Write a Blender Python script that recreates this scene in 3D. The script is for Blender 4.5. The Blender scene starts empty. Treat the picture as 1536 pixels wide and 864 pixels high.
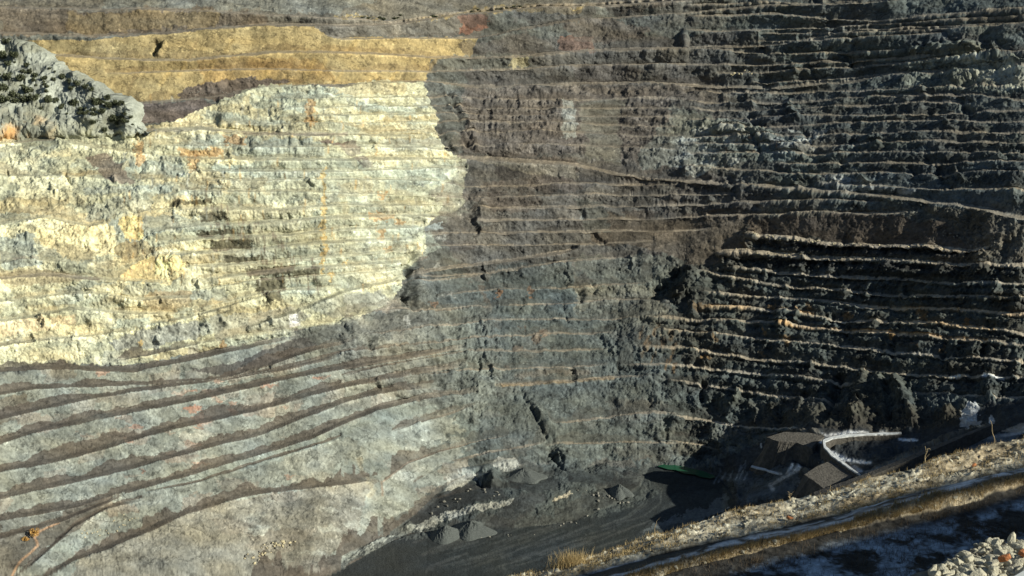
import bpy, math, random
import numpy as np
from math import radians

# ------------------------------------------------------------------ camera, sky, sun, exposure
FOC = 2110.0; CX = 768.0; CY = 432.0
PITCH = radians(17.0); H = 480.0
CP, SP = math.cos(PITCH), math.sin(PITCH)
SUN_EL = 25.8
SX, SY = 0.935, -0.355                       # horizontal direction towards the sun
scene = bpy.context.scene
cd = bpy.data.cameras.new('camera'); cam = bpy.data.objects.new('camera', cd)
scene.collection.objects.link(cam); scene.camera = cam
cam.location = (0, 0, H); cam.rotation_euler = (radians(90) - PITCH, 0, 0)
cd.sensor_width = 36; cd.lens = FOC / 1536 * 36; cd.clip_start = 0.3; cd.clip_end = 20000
world = bpy.data.worlds.new('World'); scene.world = world; world.use_nodes = True
wn = world.node_tree.nodes; wl = world.node_tree.links
sky = wn.new('ShaderNodeTexSky'); sky.sky_type = 'NISHITA'; sky.sun_disc = False
sky.sun_elevation = radians(SUN_EL); sky.sun_rotation = math.atan2(SX, SY)
sky.altitude = 900; sky.air_density = 1.4; sky.dust_density = 0.2
bg = wn['Background']; bg.inputs[1].default_value = 0.05
wl.new(sky.outputs[0], bg.inputs[0])
sd = bpy.data.lights.new('sun', 'SUN'); so = bpy.data.objects.new('sun', sd); scene.collection.objects.link(so)
sd.energy = 5.0; sd.angle = radians(0.5); sd.color = (1.0, 0.965, 0.80)
ce = math.cos(radians(SUN_EL))
from mathutils import Vector
so.rotation_euler = Vector((SX * ce, SY * ce, math.sin(radians(SUN_EL)))).to_track_quat('Z', 'Y').to_euler()
scene.view_settings.view_transform = 'Standard'; scene.view_settings.look = 'None'
scene.view_settings.exposure = 0.35; scene.view_settings.gamma = 1
scene.render.engine = 'CYCLES'

rng = np.random.default_rng(7); random.seed(7)
col = scene.collection

# ------------------------------------------------------------------ noise
TAB = rng.random((512, 512)).astype(np.float32) * 2 - 1
def vnoise(x, y, seed=0):
    x = x + seed * 17.31; y = y + seed * 41.77
    xi = np.floor(x).astype(np.int64); yi = np.floor(y).astype(np.int64)
    fx = (x - xi).astype(np.float32); fy = (y - yi).astype(np.float32)
    fx = fx * fx * (3 - 2 * fx); fy = fy * fy * (3 - 2 * fy)
    x0 = xi & 511; x1 = (xi + 1) & 511; y0 = yi & 511; y1 = (yi + 1) & 511
    a = TAB[y0, x0]; b = TAB[y0, x1]; c = TAB[y1, x0]; d = TAB[y1, x1]
    return a + (b - a) * fx + (c - a) * fy + (a - b - c + d) * fx * fy
def fbm(x, y, oct=4, seed=0, gain=0.5, ridged=False):
    s = 0; amp = 1; tot = 0
    ca, sa = 0.8, 0.6
    for o in range(oct):
        n = vnoise(x, y, seed + o * 3)
        if ridged: n = 1 - 2 * np.abs(n)
        s = s + amp * n; tot += amp; amp *= gain
        x, y = (ca * x - sa * y) * 2.03, (sa * x + ca * y) * 2.03
    return s / tot
def sstep(a, b, x):
    t = np.clip((x - a) / (b - a), 0, 1); return t * t * (3 - 2 * t)

# ------------------------------------------------------------------ camera rays
def ray(px, py):
    u = (px - CX) / FOC; v = (CY - py) / FOC
    return u, CP + v * SP, -SP + v * CP
def at_drop(px, py, drop):
    x, y, z = ray(px, py); t = drop / -z
    return x * t, y * t, H - drop

# ------------------------------------------------------------------ main terrain: smooth elevation guides
def c(r, pts):                               # survey sheets: nine sheets at 3x
    ox = {1: 0, 2: 512, 3: 1024}[(r - 1) % 3 + 1]; oy = [0, 288, 576][(r - 1) // 3]
    return [(ox + X / 3, oy + Y / 3) for X, Y in pts]
XN = [-320, 0, 250, 500, 700, 900, 1050, 1250, 1536, 1860]
G0 = [(-320, 1180), (0, 1065), (300, 950), (490, 866), (585, 814), (612, 802), (660, 797), (720, 793), (780, 792), (860, 782), (925, 756), (958, 732), (975, 700), (1078, 716), (1110, 762), (1160, 758), (1250, 740), (1400, 700), (1536, 665), (1860, 590)]
G1 = [(-320, 1150), (0, 1035), (300, 925), (490, 852), (585, 797), (640, 762), (690, 728), (780, 700), (850, 694), (900, 697), (990, 692), (1060, 690), (1160, 655), (1240, 642), (1350, 648), (1450, 638), (1536, 612), (1860, 560)]
G2 = [(-320, 830), (0, 746), (100, 723), (200, 699), (300, 673), (400, 646), (512, 603), (562, 586), (640, 580), (740, 575), (920, 568), (1000, 566), (1074, 576), (1157, 594), (1237, 600), (1367, 590), (1536, 598), (1860, 620)]
G3 = [(-320, 590), (0, 555), (83, 550), (200, 540), (360, 521), (512, 483), (530, 470), (672, 463), (870, 455), (1024, 451), (1051, 441), (1157, 446), (1240, 451), (1307, 460), (1424, 463), (1536, 471), (1860, 500)]
G4 = [(-320, 255), (0, 245), (200, 232), (400, 228), (560, 234), (700, 236), (850, 247), (950, 262), (1024, 270), (1224, 290), (1400, 305), (1536, 327), (1860, 350)]
G5 = [(-320, 165), (0, 160), (200, 155), (360, 140), (470, 127), (640, 122), (860, 125), (1024, 128), (1224, 120), (1400, 105), (1536, 92), (1860, 80)]
G6 = [(-320, -80), (1860, -80)]
GUIDES = [G0, G1, G2, G3, G4, G5, G6]
# plan distance of the wall along each guide, per column in XN
XN = [-320, 0, 250, 500, 640, 700, 900, 1050, 1110, 1250, 1536, 1860]
DT = [
 [648, 719, 789, 884, 930, 950, 990, 1045, 955, 915, 905, 905],
 [662, 734, 804, 893, 982, 1018, 1058, 1078, 1070, 1026, 968, 968],
 [778, 852, 917, 1003, 1060, 1082, 1125, 1118, 1106, 1072, 1005, 1015],
 [896, 952, 998, 1059, 1125, 1150, 1187, 1184, 1174, 1142, 1060, 1070],
 [1081, 1127, 1159, 1183, 1245, 1275, 1290, 1270, 1255, 1215, 1120, 1130],
 [1152, 1196, 1222, 1270, 1340, 1375, 1410, 1405, 1400, 1375, 1310, 1310],
 [1410, 1458, 1478, 1500, 1555, 1590, 1630, 1615, 1600, 1550, 1460, 1450]]
xs_in = np.arange(-6, 1542, 1.1)
xs = np.concatenate([np.arange(-320, -6, 4.0), xs_in, np.arange(xs_in[-1] + 3, 1860, 4.0)])
ys = np.concatenate([np.arange(-76, -4, 3.0), np.arange(-4, 850, 1.0), np.arange(850, 1180, 4.0)])[::-1]   # bottom to top
NX, NY = len(xs), len(ys)
def gy(G, x): return np.interp(x, [p[0] for p in G], [p[1] for p in G])
def smooth1(a, w):
    if w < 1: return a
    k = np.hanning(2 * w + 3); k /= k.sum()
    return np.convolve(np.pad(a, w + 1, mode='edge'), k, mode='valid')
gY = [gy(G, xs) for G in GUIDES]
gY = [gY[0]] + [smooth1(g, 14) for g in gY[1:]]
gZ = []
for j in range(7):
    u0, a0, b0 = ray(xs, gY[j]); dj = smooth1(np.interp(xs, XN, DT[j]), 8 if j == 0 else 40)
    z = H + b0 / a0 * dj
    if j == 0: z = np.where(xs < 1082, 0.0, np.maximum(z, 0) * sstep(1082, 1110, xs))
    gZ.append(z)
if 0:
    for j in range(7): print('guide', j, [int(np.interp(x, xs, gZ[j])) for x in XN])

# ------------------------------------------------------------------ benches: (points, berm width px)
LINES = []
def LN(pts, w=3.0, fade=40):
    P0 = sorted(pts); my = np.mean([p[1] for p in P0])
    if my > 540 and P0[0][0] < -100: w = w * 1.25
    LINES.append((sorted(pts), w, fade))
LN([(-320, 2), (0, 10), (150, 14), (265, 13), (400, 22), (512, 27), (592, 31), (712, 16), (780, 12), (912, 5), (1100, -6)], 3)
LN([(-320, 48), (0, 50), (133, 53), (240, 50), (333, 42), (407, 36), (520, 39), (600, 34), (690, 22), (800, 14), (900, 10), (1050, 0)], 4)
LN([(480, 52), (512, 59), (595, 56), (715, 55), (780, 45), (860, 35), (900, 30), (1000, 22), (1150, 10), (1300, 0)], 3)
LN([(-320, 72), (40, 78), (77, 82), (200, 89), (287, 90), (417, 78), (512, 79), (645, 84), (712, 85), (800, 84), (895, 78), (1020, 73), (1160, 66), (1290, 45), (1536, 38), (1860, 30)], 3.5)
LN([(157, 110), (277, 106), (400, 103), (512, 107), (645, 107), (778, 102), (1024, 97), (1160, 97), (1300, 90), (1420, 86)], 2.5)
LN([(60, 160), (190, 155), (260, 150), (340, 143), (390, 130), (470, 127), (512, 131), (560, 124), (640, 123), (700, 128), (859, 125), (1024, 128), (1160, 130), (1260, 121), (1340, 110)], 3.5)
for y0, y1 in ((146, 148), (160, 161), (172, 174), (184, 187), (199, 200), (218, 219)):
    LN([(400 if y0 < 180 else 330, y0 + 2), (520, y0 + 1), (690, y0), (860, y0), (960, y1 + 1), (1030, y1 + 3)], 2.2, 40)
LN([(172, 200), (250, 193), (300, 192), (387, 200), (512, 202), (640, 205)], 4.5)
LN([(217, 218), (400, 220), (512, 220), (640, 222), (690, 226)], 3)
LN([(233, 235), (330, 238), (512, 240), (640, 238), (700, 236), (760, 240), (850, 247), (950, 262), (1024, 270), (1100, 276), (1224, 288), (1300, 292), (1400, 300), (1470, 312), (1536, 325), (1860, 345)], 5)
LN([(250, 257), (400, 257), (512, 257), (640, 252), (700, 252)], 3)
LN([(300, 272), (512, 268), (640, 270), (692, 277), (812, 277), (912, 275), (1024, 274)], 2.6)
LN([(270, 288), (400, 287), (560, 290), (692, 296), (812, 294), (912, 291), (1024, 289), (1110, 291)], 2.6)
for pts in ([(0, 8), (600, 5), (1000, 0)], [(0, 26), (400, 20), (870, 32), (1100, 25), (1536, 16)], [(0, 48), (500, 42), (800, 38), (1200, 31), (1536, 27)],
            [(350, 48), (600, 50), (1000, 47), (1536, 38)], [(300, 62), (550, 60), (900, 57), (1200, 50)], [(0, 72), (550, 80), (900, 78), (1000, 76)],
            [(150, 110), (400, 107), (700, 100), (1000, 95), (1200, 87), (1536, 80)], [(300, 123), (600, 120), (900, 110), (1160, 107), (1536, 108)],
            [(0, 137), (600, 135), (1000, 133), (1400, 128), (1536, 130)], [(0, 153), (500, 150), (800, 143), (1300, 142), (1536, 150)],
            [(0, 165), (300, 163), (640, 160), (900, 157), (1150, 150), (1300, 152)], [(0, 180), (450, 175), (800, 173), (1000, 171), (1536, 164)],
            [(100, 195), (400, 192), (800, 183), (1100, 180), (1536, 180)], [(0, 205), (300, 207), (780, 202), (1000, 198), (1536, 196)],
            [(0, 214), (600, 221), (900, 213), (1300, 211), (1536, 212)], [(0, 226), (500, 233), (900, 230), (1350, 227), (1536, 228)],
            [(400, 247), (900, 245), (1350, 243), (1536, 245)], [(0, 247), (300, 256), (600, 262), (1000, 259), (1400, 258), (1536, 263)], [(600, 277), (1000, 280), (1536, 288)]):
    LN([(1024 + X / 3, Y) for X, Y in pts] + ([(1860, pts[-1][1])] if pts[-1][0] == 1536 else []), 2.4, 26)
LN([(692, 313), (912, 308), (1024, 305), (1190, 303), (1324, 303)], 3)
LN([(699, 330), (879, 328), (1024, 323), (1190, 323), (1324, 320), (1390, 314)], 3)
LN([(632, 350), (745, 348), (880, 345), (1000, 344), (1080, 343)], 3)
LN([(635, 370), (745, 366), (880, 366), (980, 359)], 2.6)
LN(c(6, [(300, 198), (460, 207), (640, 232), (830, 238), (1100, 242), (1300, 252), (1380, 240)]), 4.5, 8)
LN(c(6, [(150, 278), (300, 270), (500, 287), (850, 302), (1100, 312), (1250, 322), (1536, 333)]) + [(1860, 410)], 4.5, 10)
LN(c(6, [(180, 340), (400, 355), (650, 378), (1000, 390), (1200, 410), (1536, 415)]) + [(1860, 445)], 3.2)
LN(c(6, [(60, 345), (200, 380), (400, 415), (640, 435), (900, 460), (1250, 470), (1536, 480)]) + [(1860, 470)], 3.2)
LN(c(6, [(80, 458), (400, 475), (650, 490), (850, 515), (1200, 525), (1400, 540), (1536, 550)]) + [(1860, 495)], 3.2)
LN(c(6, [(80, 520), (300, 525), (500, 545), (700, 575), (1000, 590), (1150, 590), (1400, 615), (1536, 640)]) + [(1860, 520)], 3.4)
LN([(960, 478)] + c(6, [(0, 578), (400, 590), (700, 620), (1000, 640), (1250, 660), (1536, 685)]) + [(1860, 540)], 3.2)
LN([(980, 498)] + c(6, [(0, 635), (300, 660), (600, 683), (800, 700), (1150, 735), (1536, 760)]) + [(1860, 560)], 3.2)
LN([(950, 522)] + c(6, [(0, 705), (300, 745), (600, 775), (850, 800), (1200, 828), (1536, 835)]) + [(1860, 585)], 3)
LN([(930, 549)] + c(6, [(0, 780), (300, 810), (600, 845)]) + [(1290, 577)], 2.8)
LN([(990, 568), (1074, 578), (1157, 594), (1237, 601), (1262, 606)], 2.8)
LN([(1367, 588), (1457, 596), (1536, 598), (1860, 620)], 3)
LN([(1000, 622), (1024, 624), (1090, 636), (1157, 644), (1237, 648)], 3)
LN([(985, 655), (1024, 662), (1080, 676)], 2.5)
# centre
LN(c(5, [(-420, 610), (-150, 515), (0, 450), (130, 420), (400, 350), (700, 310), (1000, 270), (1060, 252)]), 5.5, 8)
LN(c(5, [(270, 385), (650, 365), (720, 345), (1040, 310), (1350, 278)]), 2.6)
LN(c(5, [(250, 400), (400, 395), (650, 372)]), 2)
LN(c(5, [(-30, 575), (120, 540), (250, 522), (430, 530), (700, 510)]), 3.4)
LN(c(5, [(850, 430), (1050, 430), (1400, 405)]), 2.4)
LN(c(5, [(430, 470), (600, 440), (700, 430), (850, 432)]), 2.4)
LN(c(5, [(700, 510), (1060, 500), (1200, 490), (1536, 490)]), 2.4)
LN(c(5, [(100, 640), (460, 595), (700, 570), (1100, 568), (1380, 570)]), 2.6)
LN(c(5, [(-600, 860), (-300, 800), (0, 720), (200, 700), (550, 660), (700, 645), (1000, 630), (1240, 630)]), 3)
LN(c(5, [(0, 830), (100, 800), (400, 745), (600, 710), (1000, 705), (1200, 710)]), 3)
LN(c(5, [(300, 830), (650, 790), (900, 785), (1200, 780)]), 2.6)
LN(c(5, [(690, 862), (850, 855), (1100, 845), (1225, 838)]) + [(980, 566)], 3)
# light limestone benches, lower set
LN(c(4, [(780, 75), (1000, 72), (1250, 80), (1536, 60)]) + [(640, 306), (690, 305)], 6.2)
LN(c(4, [(620, 190), (850, 150), (1030, 145), (1300, 130), (1536, 110)]) + [(640, 322), (690, 320)], 6.2)
LN(c(4, [(700, 235), (880, 210), (1100, 200), (1300, 195), (1536, 170)]) + [(636, 338)], 6.2)
LN(c(4, [(720, 290), (820, 275), (1140, 265), (1300, 240), (1536, 220)]) + [(632, 356)], 6.2)
LN(c(4, [(800, 335), (1050, 330), (1250, 315), (1536, 285)]) + [(625, 373)], 6.2)
LN(c(4, [(880, 400), (1100, 372), (1350, 340), (1536, 330)]) + [(620, 390)], 6.2)
LN(c(4, [(900, 440), (1150, 397), (1400, 380), (1536, 372)]) + [(610, 402)], 3)
LN(c(4, [(900, 530), (1150, 460), (1300, 440), (1536, 432)]), 5)
LN(c(4, [(620, 600), (900, 550), (1060, 500), (1210, 465)]), 5)
LN([(-320, 540)] + c(4, [(0, 690), (250, 660), (640, 615)]), 4)
LN([(-320, 480)] + c(4, [(0, 580), (150, 560), (320, 520), (560, 540), (900, 552)]), 5)
LN([(-320, 395)] + c(4, [(0, 390), (200, 370), (350, 385), (560, 395), (800, 410)]), 5)
LN([(-320, 440)] + c(4, [(0, 490), (200, 470), (400, 450), (600, 480), (900, 470)]), 4.5)
LN([(-320, 320)] + c(4, [(0, 140), (200, 110), (400, 150), (520, 130)]), 4.5)
LN([(-320, 350)] + c(4, [(0, 320), (100, 300), (250, 310), (420, 330)]), 4.5)
LN([(-320, 260), (0, 214), (80, 211), (150, 222), (230, 235)], 2.5)
LN([(-320, 290), (0, 262), (80, 262), (190, 268), (270, 270)], 2.5)
# lower left benches
LN(c(4, [(500, 765), (800, 700), (1100, 645), (1300, 625), (1536, 585)]), 3.5)
LN([(-320, 600)] + c(4, [(0, 800), (300, 790), (600, 800), (750, 772), (1080, 700), (1300, 655)]), 6)
LN(c(4, [(-300, 960), (0, 905), (180, 880), (600, 865), (1000, 842), (1250, 762), (1450, 697), (1600, 670)]), 5)
LN([(-320, 660)] + c(7, [(0, 150), (180, 110), (470, 50), (870, -10), (1250, -64), (1536, -130)]), 5)
LN([(-320, 725)] + c(7, [(0, 260), (200, 200), (500, 140), (760, 90), (1100, 10), (1400, -50), (1700, -100), (2100, -170)]), 6)
LN([(-320, 780)] + c(7, [(0, 390), (300, 330), (520, 270), (800, 190), (1150, 110), (1536, 10), (1800, -40), (2100, -90)]), 6)
LN([(-320, 830)] + c(7, [(0, 510), (300, 440), (600, 370), (900, 290), (1200, 210), (1536, 80), (1700, 35), (1950, 5)]), 6)
LN([(-320, 880)] + c(7, [(0, 610), (100, 590), (350, 545), (650, 460), (900, 390), (1200, 300), (1400, 240), (1536, 175), (1700, 110), (1900, 60), (2160, 30)]), 5.5)
LN(c(7, [(650, 490), (900, 440), (1200, 340), (1536, 240)]), 2.5)
LN([(-320, 930)] + c(7, [(0, 690), (280, 610), (480, 530), (560, 490)]), 5)
LN([(-320, 990)] + c(7, [(0, 920), (140, 812), (330, 640), (480, 556), (640, 520)]), 4)
LN(c(7, [(-900, 1200), (0, 1000), (200, 870), (330, 790), (450, 748), (700, 642), (850, 572), (1100, 497), (1300, 467), (1536, 445), (1700, 420)]), 6)
LN(c(8, [(230, 212), (400, 152), (600, 102)]), 3)
LN(c(8, [(190, 440), (300, 350), (450, 300), (580, 260), (760, 225)]), 3)
LN(c(8, [(330, 450), (450, 362), (600, 322), (800, 280), (930, 250)]), 3.5)
LN(c(8, [(930, 175), (1040, 162), (1400, 130), (1536, 135)]), 3)
LN(c(8, [(910, 265), (1000, 252), (1300, 260), (1536, 265)]), 3)
LN(c(8, [(0, 780), (200, 680), (330, 590), (480, 460), (560, 420)]), 3)
LN(c(8, [(460, 392), (620, 380), (760, 345), (800, 340)]), 5, 40)
LN(c(8, [(320, 600), (410, 535), (520, 515), (640, 500), (800, 500)]), 14, 30)
LN(c(8, [(760, 430), (850, 415), (960, 430)]), 8, 40)
# lower right ramps
LN([(1085, 712), (1140, 690), (1225, 668), (1300, 656), (1345, 650), (1420, 652), (1480, 640)], 7, 10)
LN([(1120, 742), (1180, 735), (1290, 715), (1330, 700), (1420, 675), (1536, 640), (1860, 570)], 12, 12)
LN([(1130, 655), (1160, 652), (1210, 658), (1250, 662)], 5, 8)

ybot, ytop = ys[0], ys[-1]
Z = np.zeros((NY, NX)); BERM = np.zeros((NY, NX), np.float32); FT = np.zeros((NY, NX), np.float32); BIDX = np.zeros((NY, NX), np.float32)
lx = []
for k, (pts, w, fade) in enumerate(LINES):
    P = np.array(pts); yy = np.interp(xs, P[:, 0], P[:, 1], left=np.nan, right=np.nan)
    j = fbm(xs / 26, xs * 0 + k * 7.7, 4, 5) * (0.45 if P[0, 0] < -100 and P[:, 1].mean() > 500 else 0.9) + fbm(xs / 7, xs * 0 + k * 3.1, 3, 9) * 0.55
    lowl = P[0, 0] < -100 and P[:, 1].mean() > 500
    wv = w * (1 + (0.2 if lowl else 0.45) * fbm(xs / 30, xs * 0 + k * 5.3, 3, 11))
    st = np.clip(np.minimum(xs - P[0, 0] + 1, P[-1, 0] - xs + 1) / fade, 0, 1)
    st = st * np.clip(0.95 + 0.5 * fbm(xs / 60, xs * 0 + k * 2.9, 2, 21), 0.35, 1)
    lx.append((yy + j, wv, st))
LY = np.array([l[0] for l in lx]); LW = np.array([l[1] for l in lx]); LS = np.array([l[2] for l in lx])
GYm = np.array(gY); GZm = np.array(gZ)
yr = ys
for i in range(NX):
    gyv = GYm[:, i]; gzv = GZm[:, i]
    o = np.argsort(-gyv)
    def zs(y): return np.interp(-y, -gyv[o], gzv[o])
    v = np.where(np.isfinite(LY[:, i]) & (LS[:, i] > 0.02) & (LY[:, i] < gyv[0] - 1))[0]
    v = v[np.argsort(-LY[v, i])]
    ky = [1400.0, gyv[0]]; kz = [gzv[0], gzv[0]]; kb = [0, 0]; crest = []
    prev = gyv[0]
    for n_, k in enumerate(v):
        y = LY[k, i]; w = LW[k, i]; s_ = LS[k, i]
        lo = min(y + w / 2, prev - 0.6); hi = y - w / 2
        if n_ + 1 < len(v): hi = max(hi, (y + LY[v[n_ + 1], i]) / 2 if LY[v[n_ + 1], i] > hi - 1 else hi)
        if hi > lo - 0.8: continue
        zz = zs(y); zlo = zs(lo) + s_ * (zz - zs(lo)); py_, pz_ = ky[-1], kz[-1]
        if py_ - lo > 6:                                # follow the overall wall between two ledges
            a0_, a1_ = zs(py_), zs(lo)
            for t_ in (0.25, 0.5, 0.75):
                ym = py_ + (lo - py_) * t_; ky.append(ym); kz.append(pz_ + (zlo - pz_) * t_ + zs(ym) - (a0_ + (a1_ - a0_) * t_))
        ky += [lo, hi]; kz += [zs(lo) + s_ * (zz - zs(lo)), zs(hi) + s_ * (zz - zs(hi))]; crest.append((lo, hi, s_, k))
        prev = hi
    ky += [ytop - 1, ytop - 50]; kz += [zs(ytop), zs(ytop - 50)]
    zc = np.interp(-yr, -np.array(ky), np.array(kz))
    Z[:, i] = zc
    pl = gyv[0]
    for (lo, hi, s_, k) in crest:
        m = (yr <= pl) & (yr > lo); FT[m, i] = (pl - yr[m]) / max(pl - lo, 1); BIDX[m, i] = k
        m = (yr <= lo) & (yr >= hi); BERM[m, i] = s_; FT[m, i] = 1; BIDX[m, i] = k
        pl = hi
    m = yr < pl; FT[m, i] = 0.6
X2, Y2 = np.meshgrid(xs, ys)
for _ in range(5): Z[:, 1:-1] = (Z[:, :-2] + Z[:, 1:-1] * 2 + Z[:, 2:]) / 4
RU, RA, RB = ray(X2, Y2)
R = -RB / RA
DD = (H - Z) / R
DD = np.maximum.accumulate(DD, axis=0)
FLOOR = (Y2 > GYm[0][None, :])
PX = RU / RA * DD; PY = DD; PZ = H - R * DD
AZ = (np.arctan2(RU, RA) * 1150).astype(np.float32); ZZ = (PZ * 0.75 + (PY - 1000) * 0.6).astype(np.float32)

# ------------------------------------------------------------------ painted maps: rock kind (colour) and roughness
wx = fbm(X2 / 40, Y2 / 22, 4, 31) ; wy = fbm(X2 / 40, Y2 / 22, 4, 37)
hx = fbm(X2 / 6, Y2 / 5, 3, 41); hy = fbm(X2 / 6, Y2 / 5, 3, 43)
def inpoly(poly, warp=9, hard=3):
    P = np.array(poly, float); x0, y0 = P.min(0) - warp - hard - 3; x1, y1 = P.max(0) + warp + hard + 3
    ci = np.where((xs >= x0) & (xs <= x1))[0]; ri = np.where((ys >= y0) & (ys <= y1))[0]
    if not len(ci) or not len(ri): return None
    sl = (slice(ri[0], ri[-1] + 1), slice(ci[0], ci[-1] + 1))
    x = X2[sl] + wx[sl] * warp * 1.6 + hx[sl] * hard * 2; y = Y2[sl] + wy[sl] * warp + hy[sl] * hard * 1.5
    ins = np.zeros(x.shape, bool); n = len(P)
    for a in range(n):
        xa, ya = P[a]; xb, yb = P[(a + 1) % n]
        if ya == yb: continue
        cnd = (ya > y) != (yb > y)
        ins ^= cnd & (x < (xb - xa) * (y - ya) / (yb - ya) + xa)
    return sl, ins
def stroke(pts, rad, warp=1.5):
    P = np.array(pts, float); rr = rad * 2.2 + warp + 2
    x0, y0 = P.min(0) - rr; x1, y1 = P.max(0) + rr
    ci = np.where((xs >= x0) & (xs <= x1))[0]; ri = np.where((ys >= y0) & (ys <= y1))[0]
    sl = (slice(ri[0], ri[-1] + 1), slice(ci[0], ci[-1] + 1))
    x = X2[sl] + hx[sl] * warp; y = Y2[sl] + hy[sl] * warp
    d = np.full(x.shape, 1e9); cross = np.zeros(x.shape)
    for a in range(len(P) - 1):
        ax, ay = P[a]; bx, by = P[a + 1]; L2 = (bx - ax) ** 2 + (by - ay) ** 2
        t = np.clip(((x - ax) * (bx - ax) + (y - ay) * (by - ay)) / L2, 0, 1)
        dd = np.hypot(x - ax - t * (bx - ax), y - ay - t * (by - ay)); d = np.minimum(d, dd)
    return sl, np.exp(-(d / rad) ** 2)
C = np.zeros((NY, NX, 3), np.float32); C[:] = (0.116, 0.122, 0.113)
RO = np.full((NY, NX), 0.72, np.float32); RB = np.ones((NY, NX), np.float32)
def paint(poly, rgb, mix=1.0, warp=9, hard=3, rough=None):
    q = inpoly(poly, warp, hard)
    if q is None: return
    sl, m = q; mm = (m * mix)[..., None]
    C[sl] = C[sl] * (1 - mm) + np.array(rgb, np.float32) * mm
    if rough is not None: RO[sl] = np.where(m, rough, RO[sl])
def dab(pts, rad, rgb, mix=0.9, warp=1.5):
    sl, m = stroke(pts, rad, warp); mm = (np.clip(m * 1.4, 0, 1) * mix)[..., None]
    C[sl] = C[sl] * (1 - mm) + np.array(rgb, np.float32) * mm

LIME = (0.46, 0.455, 0.32); LIMEG = (0.355, 0.395, 0.335); CREAM = (0.68, 0.62, 0.40); OCH = (0.33, 0.26, 0.132)
# upper slopes
paint([(-320, -80), (1000, -80), (900, 12), (600, 34), (240, 50), (-320, 50)], (0.15, 0.138, 0.112), rough=0.5)
paint([(150, -80), (560, -80), (560, 5), (500, 22), (300, 12), (150, 10)], (0.17, 0.17, 0.148), rough=0.5)
paint([(0, 12), (180, 14), (300, 12), (400, 22), (410, 36), (250, 50), (0, 50)], (0.135, 0.112, 0.085), rough=0.5)
paint([(100, 16), (330, 18), (330, 40), (100, 48)], (0.21, 0.16, 0.085), 0.6, rough=0.5)
paint([(500, 24), (600, 28), (760, 12), (880, 6), (860, 18), (700, 24), (600, 33), (500, 30)], (0.27, 0.21, 0.10), 0.8, rough=0.5)
paint([(450, 28), (700, 26), (720, 52), (490, 58)], (0.15, 0.14, 0.12), rough=0.5)
paint([(690, 26), (732, 24), (732, 42), (690, 52)], (0.26, 0.12, 0.08), 0.7, warp=5, rough=0.4)
paint([(838, 54), (886, 56), (890, 80), (838, 80)], (0.24, 0.13, 0.09), 0.75, warp=5, rough=0.6)
paint([(-320, 56), (60, 60), (120, 60), (240, 51), (400, 37), (470, 41), (500, 57), (716, 54), (708, 84), (645, 88), (640, 122), (470, 127), (340, 140), (190, 156), (-320, 170)], OCH, warp=2.5, hard=1, rough=0.12)
paint([(300, 90), (480, 86), (500, 120), (300, 135)], (0.29, 0.195, 0.085), 0.6, warp=10, rough=0.28)
for k in range(26):
    x = 60 + k * 24 + random.uniform(-8, 8); y0 = random.choice((60, 90, 108)); 
    dab([(x, y0), (x - 12, y0 + random.uniform(16, 28))], random.uniform(2, 4.5), random.choice(((0.20, 0.16, 0.09), (0.42, 0.30, 0.12), (0.25, 0.18, 0.09))), 0.4)
paint([(262, 147), (285, 127), (380, 118), (440, 122), (370, 138), (340, 152)], (0.13, 0.105, 0.085), warp=5, rough=0.7)
paint([(185, 156), (300, 150), (320, 160), (270, 180), (215, 186)], (0.12, 0.10, 0.09), warp=4, rough=0.35)
# limestone wall
LS_POLY = [(-320, 190), (0, 182), (210, 192), (262, 182), (330, 152), (372, 135), (400, 128), (512, 130), (560, 122), (635, 124), (640, 150), (655, 185), (668, 225), (700, 238), (696, 290), (692, 310), (640, 332), (636, 372), (610, 410), (605, 425), (590, 450), (500, 492), (440, 505), (340, 520), (220, 545), (60, 550), (-320, 560)]
paint(LS_POLY, LIME, warp=4, hard=3, rough=0.8)
for k in range(330):                                   # beds and blocks of lighter, yellower and greyer limestone
    x = random.uniform(-300, 680); y = random.uniform(130, 540)
    w = random.uniform(12, 70); h = random.uniform(4, 13); t = random.uniform(-0.15, 0.15) - (0.12 if x < 250 else 0)
    rgb = random.choice((CREAM, LIMEG, LIMEG, LIMEG, (0.40, 0.34, 0.20), (0.30, 0.33, 0.30), (0.50, 0.46, 0.30), (0.42, 0.44, 0.38))) if x > 330 else random.choice((CREAM, CREAM, LIMEG, (0.40, 0.34, 0.20), (0.30, 0.32, 0.27), (0.52, 0.47, 0.30)))
    q = inpoly([(x - w, y - h - w * t), (x + w, y - h + w * t), (x + w, y + h + w * t), (x - w, y + h - w * t)], 7, 3)
    if q is None: continue
    sl, m = q
    src = C[sl]; lim = (src[..., 0] > 0.33) & (src[..., 2] > 0.16)
    mm = (m & lim)[..., None] * random.uniform(0.3, 0.75)
    C[sl] = src * (1 - mm) + np.array(rgb, np.float32) * mm
paint(c(4, [(520, 400), (600, 330), (700, 280), (820, 300), (830, 370), (740, 410)]), (0.80, 0.68, 0.37), 0.9, warp=4)
paint(c(4, [(150, 180), (500, 120), (520, 280), (330, 320), (200, 240)]), (0.66, 0.57, 0.33), 0.8, warp=6)
paint(c(4, [(540, 120), (630, 110), (640, 200), (560, 220)]), (0.78, 0.60, 0.25), 0.8, warp=3)
paint(c(4, [(0, 200), (150, 190), (180, 330), (0, 340)]), (0.27, 0.30, 0.27), 0.8, warp=6)
paint(c(4, [(640, 490), (700, 440), (850, 440), (850, 510), (680, 530)]), (0.40, 0.33, 0.20), 0.8, warp=4, rough=0.4)
paint(c(4, [(500, 240), (640, 200), (720, 260), (560, 310)]), (0.30, 0.24, 0.13), 0.7, warp=5)
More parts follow.
